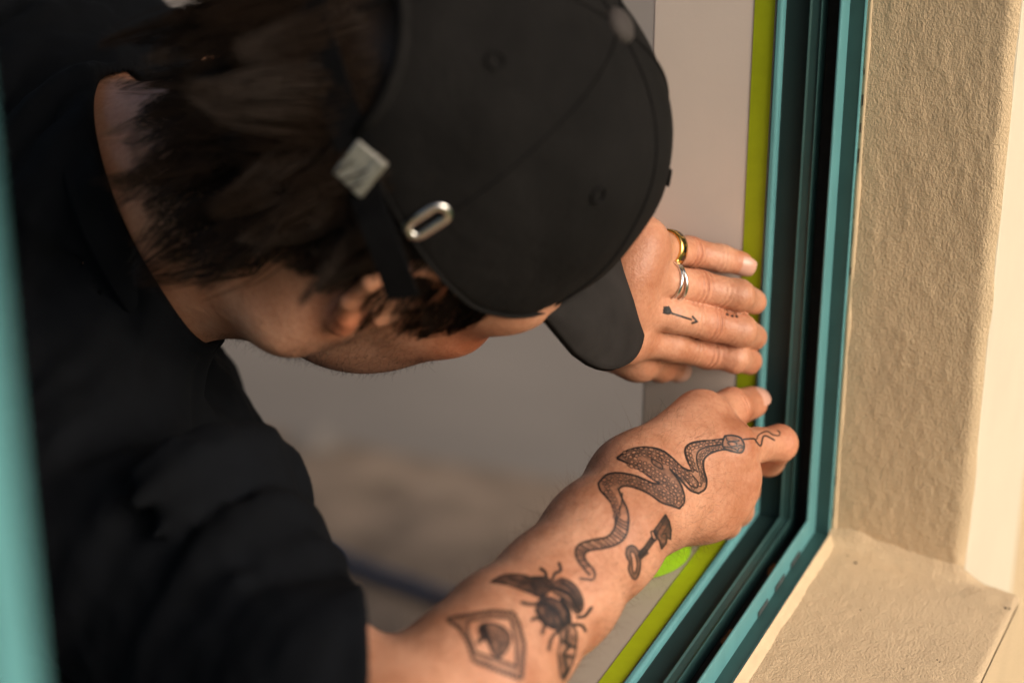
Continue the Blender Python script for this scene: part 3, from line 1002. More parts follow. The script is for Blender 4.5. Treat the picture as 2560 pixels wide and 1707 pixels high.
# beetle
lw = [(1180, 660), (1230, 618), (1320, 640), (1372, 720), (1384, 780), (1335, 822), (1262, 810), (1202, 762)]
rw = [(1258, 556), (1336, 500), (1420, 538), (1470, 620), (1474, 690), (1432, 722), (1372, 640), (1300, 600)]
wg = [(888, 520), (970, 478), (1080, 476), (1160, 500), (1240, 535), (1200, 610), (1130, 588), (1000, 540)]
lg = [(1320, 800), (1330, 900), (1318, 1000), (1345, 1142), (1400, 1060), (1432, 950), (1432, 830), (1380, 780)]
th_ = [(1150, 490), (1230, 490), (1280, 530), (1262, 580), (1200, 620), (1165, 560)]
for q, a, sd in ((lw, .50, 31), (rw, .46, 32), (wg, .50, 33), (lg, .22, 34), (th_, .5, 35)):
    fill(B(q), a, .35, .06, sd); stroke(curve(B(q + q[:1])), 3.4, .85)
for q, w, a in (([(1200, 650), (1300, 700), (1350, 800)], 9, .8), ([(1230, 630), (1290, 740), (1300, 810)], 6, .75), ([(1290, 560), (1390, 600), (1450, 700)], 8, .85), ([(1340, 520), (1420, 590), (1465, 670)], 6, .75),
                ([(1340, 640), (1380, 700), (1390, 780)], 10, .85), ([(1180, 700), (1230, 780), (1300, 815)], 9, .8)):
    stroke(curve(B(q)), w, a)
for q in ([(1245, 505), (1236, 462), (1206, 436)], [(1280, 505), (1298, 466), (1334, 446), (1324, 404)], [(1184, 664), (1130, 664), (1086, 652)], [(1196, 756), (1168, 752), (1150, 764)], [(1440, 748), (1488, 738), (1530, 686)],
          [(1336, 828), (1282, 868), (1256, 950)], [(1420, 790), (1470, 800), (1492, 832)], [(1230, 800), (1215, 850)]):
    stroke(curve(B(q)), 6.0, .85)
for q in ([(1345, 900), (1390, 930), (1350, 980), (1400, 1000)], [(1380, 830), (1370, 900), (1420, 940)], [(1360, 1000), (1372, 1080), (1350, 1120)]): stroke(curve(B(q)), 6.5, .8)
stroke(curve(B([(1000, 500), (1100, 520), (1180, 560)])), 6, .7); stroke(curve(B([(1060, 540), (1140, 530), (1200, 540)])), 5, .7)
# stamp with a strawberry
so = [(612, 760), (690, 744), (900, 712), (1030, 722), (1062, 790), (1098, 920), (1080, 1136), (960, 1092), (782, 1022), (742, 900), (690, 812), (612, 760)]
si = [(740, 772), (900, 745), (1012, 752), (1046, 900), (1052, 1062), (920, 1010), (792, 972), (742, 850), (740, 772)]
fill(B(so), .20, .12, .05, 41)
_p = B(si) - (TX0, TY0); x0, x1, y0, y1 = _win(_p, 1); X, Y = np.meshgrid(np.arange(x0, x1), np.arange(y0, y1))
ink[y0:y1, x0:x1][inside(_p, X, Y)] = 0
stroke(B(si), 4.5, .72)
_c = []
for p, q in zip(B(so)[:-1], B(so)[1:]):
    n = max(1, int(np.linalg.norm(q - p) / 11)); d = (q - p) / n; nn = np.array([-d[1], d[0]]) / np.linalg.norm(d)
    for k in range(n): _c += [p + d * k, p + d * (k + .5) - nn * 5]
stroke(np.array(_c + [_c[0]]), 4.6, .72)
sb = [(812, 812), (850, 784), (922, 790), (990, 830), (1012, 880), (992, 950), (940, 1002), (898, 970), (862, 892), (822, 870)]
fill(B(sb), .40, .25, .08, 42, None); stroke(curve(B(sb + sb[:1])), 4.0, .75)
for k in range(26):
    p = B([(trng.uniform(880, 1000), trng.uniform(810, 970))])[0]; stroke([p, p + (2, 3)], 3, .6)
for q in ([(815, 830), (850, 850), (870, 900)], [(805, 905), (840, 880), (850, 850)], [(850, 800), (860, 850), (890, 930)], [(826, 800), (846, 836)]): stroke(curve(B(q)), 8, .75)
# line round the upper arm under the sleeve
stroke(curve(B([(165, 760), (190, 830), (185, 920), (150, 1010)])), 7, .45)
# left hand: arrow and dots on the middle finger
stroke(Lh([(420, 936), (600, 994)]), 3.4, .85); stroke(Lh([(612, 968), (650, 1012), (608, 1026)]), 3.6, .85)
fill(Lh([(352, 880), (400, 872), (430, 930), (400, 952), (345, 938)]), .85, .15, .2, 51)
for q in ((918, 946), (962, 960), (1000, 964)): stroke(Lh([q, (q[0] + 6, q[1] + 4)]), 4, .8)

# ------------------------------------------------------------------ person
M_SKIN = bpy.data.materials.new('skin'); M_SKIN.use_nodes = True
nt = M_SKIN.node_tree; bs = nt.nodes['Principled BSDF']; L = nt.links.new
tc = nt.nodes.new('ShaderNodeTexCoord')
n1 = node(M_SKIN, 'ShaderNodeTexNoise', Scale=28.0, Detail=5.0, Roughness=0.6)
n2 = node(M_SKIN, 'ShaderNodeTexNoise', Scale=420.0, Detail=3.0, Roughness=0.6)
r1 = nt.nodes.new('ShaderNodeValToRGB')
r1.color_ramp.elements[0].position = .32; r1.color_ramp.elements[1].position = .70
r1.color_ramp.elements[0].color = (0.375, 0.155, 0.080, 1); r1.color_ramp.elements[1].color = (0.62, 0.330, 0.210, 1)
r2 = nt.nodes.new('ShaderNodeValToRGB')
r2.color_ramp.elements[0].position = .30; r2.color_ramp.elements[1].position = .62
r2.color_ramp.elements[0].color = (0.88, 0.80, 0.77, 1); r2.color_ramp.elements[1].color = (1, 1, 1, 1)
mx = node(M_SKIN, 'ShaderNodeMix', data_type='RGBA', blend_type='MULTIPLY'); mx.inputs[0].default_value = 1.0
at = node(M_SKIN, 'ShaderNodeAttribute', attribute_name='ink')
at2 = node(M_SKIN, 'ShaderNodeAttribute', attribute_name='flush')
mf = node(M_SKIN, 'ShaderNodeMix', data_type='RGBA', blend_type='MULTIPLY'); mf.inputs[7].default_value = (0.96, 0.72, 0.62, 1)
sc_ = node(M_SKIN, 'ShaderNodeAttribute', attribute_name='scalp')
ms = node(M_SKIN, 'ShaderNodeMix', data_type='RGBA', blend_type='MIX'); ms.inputs[7].default_value = (0.016, 0.009, 0.006, 1)
mi = node(M_SKIN, 'ShaderNodeMix', data_type='RGBA', blend_type='MIX'); mi.inputs[7].default_value = (0.007, 0.0075, 0.0088, 1)
for n_ in (n1, n2): L(tc.outputs['Object'], n_.inputs['Vector'])
L(n1.outputs['Fac'], r1.inputs[0]); L(n2.outputs['Fac'], r2.inputs[0])
L(r1.outputs[0], mx.inputs[6]); L(r2.outputs[0], mx.inputs[7])
L(at2.outputs['Fac'], mf.inputs[0]); L(mx.outputs[2], mf.inputs[6])
L(at.outputs['Fac'], mi.inputs[0]); L(sc_.outputs['Fac'], ms.inputs[0]); L(mf.outputs[2], ms.inputs[6]); L(ms.outputs[2], mi.inputs[6]); L(mi.outputs[2], bs.inputs['Base Color'])
bs.inputs['Roughness'].default_value = 0.46
bs.inputs['Specular IOR Level'].default_value = 0.42
bs.inputs['Subsurface Weight'].default_value = 0.14
bs.inputs['Subsurface Radius'].default_value = (1.0, 0.4, 0.2)
bs.inputs['Subsurface Scale'].default_value = 0.005
v1 = node(M_SKIN, 'ShaderNodeTexVoronoi', Scale=900.0)
L(tc.outputs['Object'], v1.inputs['Vector'])
bp = node(M_SKIN, 'ShaderNodeBump', Strength=0.40, Distance=0.0003)
L(v1.outputs['Distance'], bp.inputs['Height'])
n3 = node(M_SKIN, 'ShaderNodeTexNoise', Scale=230.0, Detail=4.0)
L(tc.outputs['Object'], n3.inputs['Vector'])
bp2 = node(M_SKIN, 'ShaderNodeBump', Strength=0.55, Distance=0.0007)
L(n3.outputs['Fac'], bp2.inputs['Height']); L(bp.outputs[0], bp2.inputs['Normal']); L(bp2.outputs[0], bs.inputs['Normal'])

person = empty('person')
tag(person, 'man in black cap and black t-shirt leaning to the window corner, tattooed right forearm', 'person')
allp = np.array([q.a for q in core if isinstance(q, Cone)] + [q.c for q in core] + [fp[0], ELR, ELL])
lo = allp.min(0) - .13; hi = allp.max(0) + .13
lo = np.minimum(lo, np.array(L_TIP + [i_pip]).min(0) - .03); hi = np.maximum(hi, np.array(L_TIP + [i_pip]).max(0) + .03)
hi[1] = min(hi[1], .50)
def body_cut(p):
    return np.maximum(body_field(p), p[:, 1] - .47)
v, q = surface(body_cut, lo, hi, BODY_H)
v = snap(body_cut, v, 1)
# finer skin where the hands and the tattooed forearm are
fc = v[q].mean(1)
def seg_dist(p, a, b):
    d = b - a; t = np.clip((p - a) @ d / (d @ d), 0, 1)
    return np.linalg.norm(p - a - np.outer(t, d), axis=1)
sel = (seg_dist(fc, fp[0], R_MCP[1]) < .075) | (seg_dist(fc, fp[0], fp[4]) < .06) | (np.linalg.norm(fc - L_PIP[1], axis=1) < .075)
sel |= np.linalg.norm(fc - i_pip, axis=1) < .04
facing = np.zeros(len(fc), bool)
facing[sel] = np.einsum('ij,ij->i', gradient(body_cut, fc[sel]), CAM - fc[sel]) > -0.02
polys, s_ = q.tolist(), sel & facing
if FINE:
    for it in range(FINE):
        n0 = len(v)
        v, polys, s_ = split_quads(v, polys, s_)
        v[n0:] = snap(body_cut, v[n0:], 1)
w_ = v - CAM; dd = w_ @ VF
px = 1280 + FPX * (w_ @ VR) / dd; py = 853.5 - FPX * (w_ @ VU) / dd
ok = ((seg_dist(v, fp[0], fp[5]) < .085) | (seg_dist(v, fp[0], R_MCP[1]) < .09) | (np.linalg.norm(v - i_pip, axis=1) < .05)
      | (np.linalg.norm(v - L_MCP[1], axis=1) < .09) | (seg_dist(v, SHR, ELR) < .08))
n_ = gradient(body_cut, v[ok])
front = np.einsum('ij,ij->i', n_, CAM - v[ok]) > 0
iv = np.zeros(len(v), np.float32)
X, Y = px[ok] - TX0, py[ok] - TY0
xi, yi = np.clip(X, 0, TW - 1.001), np.clip(Y, 0, TH - 1.001)
x0, y0 = np.floor(xi).astype(int), np.floor(yi).astype(int)
x1, y1 = np.minimum(x0 + 1, TW - 1), np.minimum(y0 + 1, TH - 1)
tx, ty = xi - x0, yi - y0
smp = (ink[y0, x0] * (1 - tx) + ink[y0, x1] * tx) * (1 - ty) + (ink[y1, x0] * (1 - tx) + ink[y1, x1] * tx) * ty
smp[(X < 0) | (Y < 0) | (X > TW - 1) | (Y > TH - 1) | ~front] = 0
iv[ok] = smp
bme = poly_mesh('body', v, polys if FINE else q)
bme.attributes.new('ink', 'FLOAT', 'POINT').data.foreach_set('value', 1 - (1 - np.clip(iv, 0, .98)) ** 2.6)
# redder skin over joints, tips and ears
fl = np.zeros(len(v), np.float32)
for c, r in ([(p, .010) for p in L_PIP] + [(p, .009) for p in L_TIP] + [(p, .012) for p in L_MCP] + [(lt[2], .012), (lt[3], .009), (i_pip, .012), (t_ip, .010), (t_tip, .010)]
             + [(p, .012) for p in R_MCP] + [(H(77, -5, -24), .016), (H(80, 6, 22), .014), (H(55, 70, -5), .025)]):
    fl = np.maximum(fl, np.exp(-((v - c) ** 2).sum(1) / r ** 2))
bme.attributes.new('flush', 'FLOAT', 'POINT').data.foreach_set('value', (fl * 1.0).astype(np.float32))
# hair roots darken the scalp and the shaved jaw
hh = (v - HO) @ HM * 1000
edge_ = vnoise(hh * .09, 5) * 8
sc = np.clip((18 - hh[:, 1] + edge_) / 14, 0, 1) * np.clip((hh[:, 2] + 34 + edge_ - np.clip(hh[:, 1] + 40, 0, 60) * .9) / 14, 0, 1) + np.clip((hh[:, 2] - 40) / 10, 0, 1)
sc *= (np.abs(hh[:, 0]) < 76) | (hh[:, 2] > 35) | (hh[:, 1] < -35)
beard = np.clip((-22 - hh[:, 2] + edge_) / 16, 0, 1) * np.clip((hh[:, 1] - 2 + edge_) / 14, 0, 1) * np.clip((hh[:, 2] + 118) / 14, 0, 1)
inh = (np.linalg.norm((hh - np.array([0, -2, 10.])) / np.array([88., 118., 130.]), axis=1) < 1) & (np.abs(hh[:, 0]) < 88)
bme.attributes.new('scalp', 'FLOAT', 'POINT').data.foreach_set('value', np.where(inh, np.clip(np.maximum(sc * .97, beard * .42), 0, 1), 0).astype(np.float32))
body = link('body', bme, M_SKIN, person)

# ------------------------------------------------------------------ t-shirt
M_SHIRT = add_bump(vary(material('black_cotton_jersey', (0.0024, 0.0030, 0.0043), 0.9, 0.10), 30, 0.25), 1400, 0.0004, 0.4)
ca, cb, cc = P(490, 900, 1.03), P(225, 260, 1.04), P(320, 95, 1.16)
cn = np.cross(cb - ca, cc - ca); cn /= np.linalg.norm(cn)
if cn @ (NECK - HO) > 0: cn = -cn                          # points towards the head
HEM = P(862, 1775, .942)
hn = P(1102, 1790, .950) - HEM; hn /= np.linalg.norm(hn)
s1 = SHR + np.array([.0, .0, .0]); s2 = SHR * .45 + HEM * .55; s3 = HEM + hn * .05
sleeve_axis = [(s1, .053), (s2, .042), (SHR * .18 + HEM * .82, .0500), (HEM, .0565), (s3, .056)]
SHLE = P(390, 235, 1.26)
hl = SHLE - SHL; hl /= np.linalg.norm(hl)
cloth = [Cone(SHR + (SHL - SHR) * .10 + np.array([-.02, .03, 0]), SHR + (SHL - SHR) * .9 + np.array([0, .03, 0]), .057, .062, .03), Ell(CHEST, (.160, .21, .115), None, .04),
         Cone(CHEST + np.array([0, .05, -.02]), WAIST, .140, .135, .05),
         Cone(NECK, SHR * .7 + NECK * .3, .048, .049, .02), Cone(NECK, SHL * .55 + NECK * .45, .056, .054, .02),
         Cone(H(0, -14, -20) * .3 + NECK * .7, NECK, .061, .066, .02),
         Cone(SHL, SHLE, .060, .056, .03)]
for (a, ra), (b, rb) in zip(sleeve_axis[:-1], sleeve_axis[1:]):
    cloth.append(Cone(a, b, ra, rb, .02))
ax_d = (HEM - SHR) / np.linalg.norm(HEM - SHR)
folds = []
def fold_arc(px, py, d, spread, r, slide=0.0, off=0.0):
    s = P(px, py, d)
    t = (s - SHR) @ ax_d
    c = SHR + ax_d * t
    v0 = s - c
    n_ = 11
    prev = None
    for i in range(n_):
        a = R(spread) * (i / (n_ - 1) - off)
        w0 = v0 * math.cos(a) + np.cross(ax_d, v0) * math.sin(a)
        q_ = c + w0 * (1 - 0.0 * abs(a)) + ax_d * slide * (i / (n_ - 1) - .3)
        rr = r * (0.35 + 0.65 * math.sin(math.pi * (i + .6) / (n_ + .2)))
        if prev is not None:
            folds.append(Cone(prev[0], q_, prev[1], rr, .010))
        prev = (q_, rr)
fold_arc(640, 1128, 1.00, 120, .0105, .010, .5)
fold_arc(655, 1205, .995, 130, .0100, .010, .5)
fold_arc(698, 1320, .985, 140, .0115, .010, .5)
fold_arc(800, 1408, .972, 140, .0110, .010, .5)
fold_arc(872, 1500, .960, 120, .0080, .020, .5)
cen_ = (ca + cb + cc) / 3
under = [Cone(H(0, -14, -20) * .2 + NECK * .8, NECK, .0600, .0630, .03), neck[1], neck[3]] + torso + armr[:2] + arml[:1]
def shirt_field(p):
    d = smin(union(cloth, p), union(under, p) - .009, .01)
    if len(folds):
        d = smin(d, union(folds, p), .012)
    w1 = fbm(p * np.array([16, 22, 16]) + 3, 2, 61)
    w2 = vnoise((p @ np.stack([ax_d, VU, VF]).T) * np.array([55, 14, 20]), 63)
    d = d - .0065 * w1 - .0055 * w2 - .0014 * vnoise(p * 95, 64)
    hole = (p - ca) @ cn                                   # above the collar
    rad_ = np.linalg.norm(p - cen_ - np.outer((p - cen_) @ cn, cn), axis=1)
    d = smax(d, -smax(-hole + .001, rad_ - .125, .01), .003)
    e = ((p - HEM) @ hn)
    near_sleeve = ((p - SHR) ** 2).sum(1) > .02
    arm = (p - SHR) @ ax_d
    g = np.linalg.norm(p - HEM, axis=1) < .14
    d = np.where(g, smax(d, e, .003), d)
    gl = np.linalg.norm(p - SHLE, axis=1) < .12
    el = (p - SHLE) @ hl + .004
    d = np.where(gl, smax(d, el, .003), d)
    m = (gl & (el > -.03)) | ((hole > -.03) & (rad_ < .14)) | (g & (e > -.03))
    if m.any():
        bd = body_field(p[m])
        d[m] = smax(d[m], -(bd - .0016), .002)
    return d
lo = np.array([-.48, .02, -.16]); hi = np.array([.22, .80, .36])
v, q = surface(shirt_field, lo, hi, SHIRT_H)
link('t_shirt', poly_mesh('t_shirt', v, q), M_SHIRT, person)
# ribbed collar: a rolled band round the neck opening
ring = []
u1 = (ca - cb) / np.linalg.norm(ca - cb); u2 = np.cross(cn, u1)
cen = (NECK - cn * ((NECK - ca) @ cn))
pts = []
for a in np.linspace(0, 2 * math.pi, 72, endpoint=False):
    dr = u1 * math.cos(a) + u2 * math.sin(a)
    t = np.linspace(.02, .16, 281)
    f_ = evaluate(body_field, cen + np.outer(t, dr) - cn * .004)
    i = np.flatnonzero(f_ > .003)
    pts.append(cen + dr * t[i[0] if len(i) else -1] - cn * .004)
pts = np.array(pts)
for _ in range(3):
    pts = (np.roll(pts, 1, 0) + pts * 2 + np.roll(pts, -1, 0)) / 4
prof = [(-.0015, .004), (.0012, .0045), (.0030, .0015), (.0036, -.006), (.0034, -.013), (.0014, -.016), (-.0015, -.014)]
g = []
for i in range(len(pts)):
    o_ = pts[i] - cen; o_ = o_ - cn * (o_ @ cn); o_ /= np.linalg.norm(o_)
    g.append([pts[i] + o_ * x + cn * y for x, y in prof])
link('collar', grid_mesh('collar', g, True, True, True), M_SHIRT, person)

# trousers and legs under the shirt, standing on the floor
M_DENIM = vary(material('dark_work_trousers', (0.02, 0.024, 0.032), 0.9, 0.2), 40, 0.3)
legs = [Cone(WAIST, WAIST + np.array([0, .06, -.08]), .135, .14, .04)]
for s in (-1, 1):
    hip = WAIST + np.array([s * .09, .07, -.10]); knee = np.array([WAIST[0] + s * .12, WAIST[1] + .02, -.46]); ank = np.array([WAIST[0] + s * .13, WAIST[1] + .09, FLOOR_Z + .07])
    legs += [Cone(hip, knee, .090, .068, .04), Cone(knee, ank, .068, .055, .03)]
v, q = surface(lambda p: union(legs, p) - .003 * fbm(p * 18, 2, 71), np.array([-.5, .5, FLOOR_Z + .02]), np.array([.2, 1.05, .12]), .007)
link('trousers', poly_mesh('trousers', v, q), M_DENIM, person)
for s in (-1, 1):
    a = np.array([WAIST[0] + s * .13, WAIST[1] + .10, FLOOR_Z + .045])
    sh = [Cone(a, a + np.array([s * .01, -.10, -.012]), .042, .036, .02), Cone(a + np.array([0, -.02, .04]), a, .045, .045, .02), Cone(a + np.array([s * .01, -.1, -.012]), a + np.array([s * .015, -.16, -.018]), .036, .028, .02)]
    v, q = surface(lambda p: np.maximum(union(sh, p), FLOOR_Z + .001 - p[:, 2]), a - np.array([.1, .25, .06]), a + np.array([.1, .1, .12]), .005)
    link('boot', poly_mesh('boot', v, q), material('brown_work_boot', (0.10, 0.06, 0.035), 0.7), person)

# ------------------------------------------------------------------ cap
M_CAP = add_bump(add_bump(vary(material('faded_black_twill', (0.0066, 0.0060, 0.0057), 0.92, 0.12), 17, 0.40), 1800, 0.0004, 0.4), 38, 0.006, 0.45)
M_VISOR = add_bump(vary(material('sun_bleached_twill', (0.020, 0.018, 0.0172), 0.92, 0.12), 40, 0.25), 1800, 0.0004, 0.4)
M_CAP_UNDER = vary(material('visor_lining', (0.030, 0.024, 0.018), 0.9, 0.15), 60, 0.15)
M_STRAP = vary(material('black_webbing', (0.0028, 0.0028, 0.0032), 0.9, 0.08), 300, 0.3)
M_BRASS = add_bump(vary(material('worn_nickel_buckle', (0.46, 0.43, 0.37), 0.38, 0.5, 0.85), 500, 0.35), 700, 0.0004, 0.5)
M_STEEL = material('polished_eyelet', (0.62, 0.60, 0.57), 0.22, 0.5, 1.0)
cap = empty('cap'); cap.parent = person
cap['label'] = 'faded black baseball cap with metal strap buckle'
CAPR = R(13)                       # the cap sits a little askew
def rim_z(phi):
    s_ = math.sin(phi - CAPR)
    return 31 + 15 * max(0, s_) + 22 * max(0, -s_) ** 1.5
TOPZ = 137.0
def dome(phi, t, off=0.0):
    """phi: 0 right ear, 90 front; t: 0 rim .. 1 button; millimetres in the head"""
    zr = rim_z(phi)
    th = t * math.pi / 2
    rr = max(0.0, math.cos(th)) ** 0.78
    z = zr + (TOPZ - zr) * math.sin(th) ** 1.06
    k = ((phi - CAPR - math.pi / 6) / (math.pi / 3)) % 1.0
    puff = 1 + .016 * math.sin(math.pi * k) ** .5 * math.sin(math.pi * min(1, t * 1.1 + .1)) - .008
    w = .011 * math.sin(5 * phi + 7 * t) * math.sin(3 * t * 3.1 + phi * 2)
    f = rr * (puff + w * rr)
    return np.array([(84 + off) * math.cos(phi) * f, -5 * (1 - t) - 8 * t + (105 + off) * math.sin(phi) * f, z + off * math.sin(th)])
NP, NT = 144, 30
BACK = 1.5 * math.pi + CAPR
def arch(phi, t):
    d = abs((phi - BACK + math.pi) % (2 * math.pi) - math.pi)
    return d < R(30) and t * 1.0 < .30 * math.sqrt(max(0, 1 - (d / R(30)) ** 2)) and t > 0.0
outer = [[dome(2 * math.pi * i / NP, j / NT) for j in range(NT + 1)] for i in range(NP)]
inner = [[dome(2 * math.pi * i / NP, j / NT, -1.6) for j in range(NT + 1)] for i in range(NP)]
V = [Hs(np.array(outer).reshape(-1, 3)), Hs(np.array(inner).reshape(-1, 3))]
n0 = NP * (NT + 1)
Fc = []; seams = []
cell = lambda i, j: arch(2 * math.pi * (i + .5) / NP, (j + .5) / NT)
for i in range(NP):
    i2 = (i + 1) % NP
    for j in range(NT):
        if cell(i, j): continue
        a, b, c, d = i * (NT + 1) + j, i2 * (NT + 1) + j, i2 * (NT + 1) + j + 1, i * (NT + 1) + j + 1
        Fc.append((a, b, c, d)); Fc.append((d + n0, c + n0, b + n0, a + n0))
        if j == 0 : Fc.append((b, a, a + n0, b + n0))
crown = link('crown', mesh_from('crown', np.vstack(V), Fc, True), M_CAP, cap)
for k in range(6):                                          # stitched panel seams
    pts = [Hs(dome(CAPR + (k + .5) * math.pi / 3, t, .5)) for t in np.linspace(.0, .985, 26) if not arch(CAPR + (k + .5) * math.pi / 3, t)]
    tube_obj('seam', pts, .0007, M_CAP, cap, 6)
pts = [Hs(dome(ph, .012, .6)) for ph in np.linspace(BACK + R(31), BACK + R(329), 90)]
tube_obj('hem', pts, .0011, M_CAP, cap, 6)
ar = []
for d_ in np.linspace(-1, 1, 41):
    ar.append(Hs(dome(BACK + R(30) * d_, .30 * math.sqrt(max(0, 1 - d_ * d_)) + .004, .3)))
tube_obj('opening_binding', ar, .0030, M_CAP, cap, 8)
# button
bc = np.array([0, -8, TOPZ])
g = [[(bc[0] + r_ * math.cos(a), bc[1] + r_ * math.sin(a), bc[2] + z_) for a in np.linspace(0, 2 * math.pi, 20, endpoint=False)] for r_, z_ in ((8.2, -1.0), (8.6, 1.0), (7.6, 3.2), (5, 4.8), (.2, 5.3))]
link('button', grid_mesh('button', Hs(np.array(g).reshape(-1, 3)).reshape(5, 20, 3), True, False, True), material('faded_button', (.034, .027, .024), .85), cap)
# stitched air holes, one in each panel
for k in range(6):
    ph = CAPR + k * math.pi / 3; c0 = dome(ph, .50, .6); c1 = dome(ph, .53, .6); c2 = dome(ph + .03, .50, .6)
    u_, w_ = (c1 - c0) / np.linalg.norm(c1 - c0), (c2 - c0) / np.linalg.norm(c2 - c0)
    pts = [Hs(c0 + 3.6 * (u_ * math.cos(a) + w_ * math.sin(a))) for a in np.linspace(0, 2 * math.pi, 17)]
    tube_obj('air_hole', pts, .0007, M_CAP, cap, 6)
# visor
VISL = 160.0
ns, nt_ = 41, 15
top, bot = np.zeros((ns, nt_, 3)), np.zeros((ns, nt_, 3))
for i in range(ns):
    s = (i / (ns - 1) * 2 - 1)
    ri = dome(math.pi / 2 - s * R(48), 0.0, .2)
    xo = 63 * math.copysign(abs(s) ** .9, s)
    yo = max(ri[1], 58 + (VISL - 58) * max(0.0, 1 - abs(s) ** 3.5) ** .45)
    wz = min(1, max(0, (yo - ri[1]) / 60))
    zo = ri[2] + (38 - .0040 * xo * xo - ri[2]) * wz
    for j in range(nt_):
        t = j / (nt_ - 1)
        p_ = ri * (1 - t) + np.array([xo, yo, zo]) * t
        p_[2] += 2.5 - 2.5 * t + 5 * math.sin(math.pi * t) * wz
        top[i, j] = p_; bot[i, j] = p_ + np.array([0, -.3, -3.2])
gt, gb = Hs(top.reshape(-1, 3)).reshape(top.shape), Hs(bot.reshape(-1, 3)).reshape(bot.shape)
loop = np.concatenate([gt, gb[:, ::-1]], 1)
vis = link('visor', grid_mesh('visor', loop, True, False, True), M_VISOR, cap)
vis.data.materials.append(M_CAP_UNDER)
for p_ in vis.data.polygons:
    i_ = [k % (2 * nt_) for k in p_.vertices]
    if min(i_) >= nt_: p_.material_index = 1
# strap across the back opening, buckle, loose end, eyelet
def curve3(p, n=6):
    p = np.asarray(p, float); q = np.vstack([2 * p[0] - p[1], p, 2 * p[-1] - p[-2]]); out = []
    for i in range(1, len(q) - 2):
        for t in np.linspace(0, 1, n, endpoint=False):
            out.append(0.5 * ((2 * q[i]) + (-q[i - 1] + q[i + 1]) * t + (2 * q[i - 1] - 5 * q[i] + 4 * q[i + 1] - q[i + 2]) * t * t + (-q[i - 1] + 3 * q[i] - 3 * q[i + 1] + q[i + 2]) * t ** 3))
    return out + [p[-1]]
def band(name, path, nrm, w, th, mat, parent):
    path = np.asarray(path); n = len(path); g = []
    for i in range(n):
        t = path[min(i + 1, n - 1)] - path[max(i - 1, 0)]; t /= np.linalg.norm(t)
        nn = nrm[i] - t * (nrm[i] @ t); nn /= np.linalg.norm(nn); b = np.cross(t, nn)
        g.append([path[i] + b * w / 2 + nn * th / 2, path[i] - b * w / 2 + nn * th / 2, path[i] - b * w / 2 - nn * th / 2, path[i] + b * w / 2 - nn * th / 2])
    me = grid_mesh(name, g, False, False, True)
    return link(name, me, mat, parent)
phs = np.linspace(BACK - R(34), BACK + R(36), 28)
path = [Hs(dome(ph, .0, 1.4) + np.array([0, 0, -2.0])) for ph in phs]
nr = [HM @ np.array([math.cos(ph), math.sin(ph), .1]) for ph in phs]
band('strap', path, nr, .016, .0018, M_STRAP, cap)
bph = R(321)
bk = Hs(dome(bph, 0.0, 2.6) + np.array([0, 0, -3.0]))
b_n = HM @ np.array([math.cos(bph), math.sin(bph), .15]); b_n /= np.linalg.norm(b_n)
b_t = np.array(Hs(dome(bph + .1, 0.0, 2.6) + np.array([0, 0, -3.0]))) - bk; b_t -= b_n * (b_t @ b_n); b_t /= np.linalg.norm(b_t)
b_u = np.cross(b_n, b_t)
_a = R(30); b_t, b_u = b_t * math.cos(_a) + b_u * math.sin(_a), b_u * math.cos(_a) - b_t * math.sin(_a)
def local_box(name, c, ax, ext, mat, parent, bevel=.0008):
    bm = bmesh.new(); box_bm(bm, (-ext[0], -ext[1], -ext[2]), ext, bevel)
    for v_ in bm.verts: v_.co = Vector(c + ax[0] * v_.co.x + ax[1] * v_.co.y + ax[2] * v_.co.z)
    me = bpy.data.meshes.new(name); bm.to_mesh(me); bm.free()
    return link(name, me, mat, parent)
local_box('buckle', bk, (b_t, b_u, b_n), (.0080, .0092, .0015), M_BRASS, cap)
local_box('buckle_bar', bk + b_n * .0021 + b_t * .0052, (b_t, b_u, b_n), (.0025, .0091, .0010), M_BRASS, cap, .0006)
tl = [bk - b_n * .0025 - VU * .004, P(912, 480, .910), P(940, 560, .905), P(975, 650, .912), P(1008, 742, .925)]
tn = [b_n] + [b_n * .8 - VF * .2] * 4
band('strap_end', curve3(tl), [b_n] * len(curve3(tl)), .0135, .0018, M_STRAP, cap)
eph = R(341)
e0 = dome(eph, .085, 1.2); e_u = dome(eph, .14, 1.2) - e0; e_u /= np.linalg.norm(e_u); e_w = dome(eph + .05, .085, 1.2) - e0; e_w -= e_u * (e_w @ e_u); e_w /= np.linalg.norm(e_w)
pts = []
for a in np.linspace(0, 2 * math.pi, 41)[:-1]:
    ca_, sa_ = math.cos(a), math.sin(a)
    pts.append(Hs(e0 + e_u * (4.0 * sa_ + 5.6 * (1 if sa_ > 0 else -1) * min(1, abs(sa_) * 6)) + e_w * 4.0 * ca_))
g = []
pts = np.array(pts); e_n = HM @ np.cross(e_w, e_u); e_n /= np.linalg.norm(e_n); cE = pts.mean(0)
for i in range(len(pts)):
    o_ = pts[i] - cE; o_ -= e_n * (o_ @ e_n)
    t_ = pts[(i + 1) % len(pts)] - pts[i - 1]; t_ /= np.linalg.norm(t_); o_ = np.cross(t_, e_n); 
    if o_ @ (pts[i] - cE) < 0: o_ = -o_
    g.append([pts[i] + o_ * .0022 * math.cos(b) + e_n * .0014 * math.sin(b) for b in np.linspace(0, 2 * math.pi, 10, endpoint=False)])
link('eyelet', grid_mesh('eyelet', g, True, True, True), M_STEEL, cap)

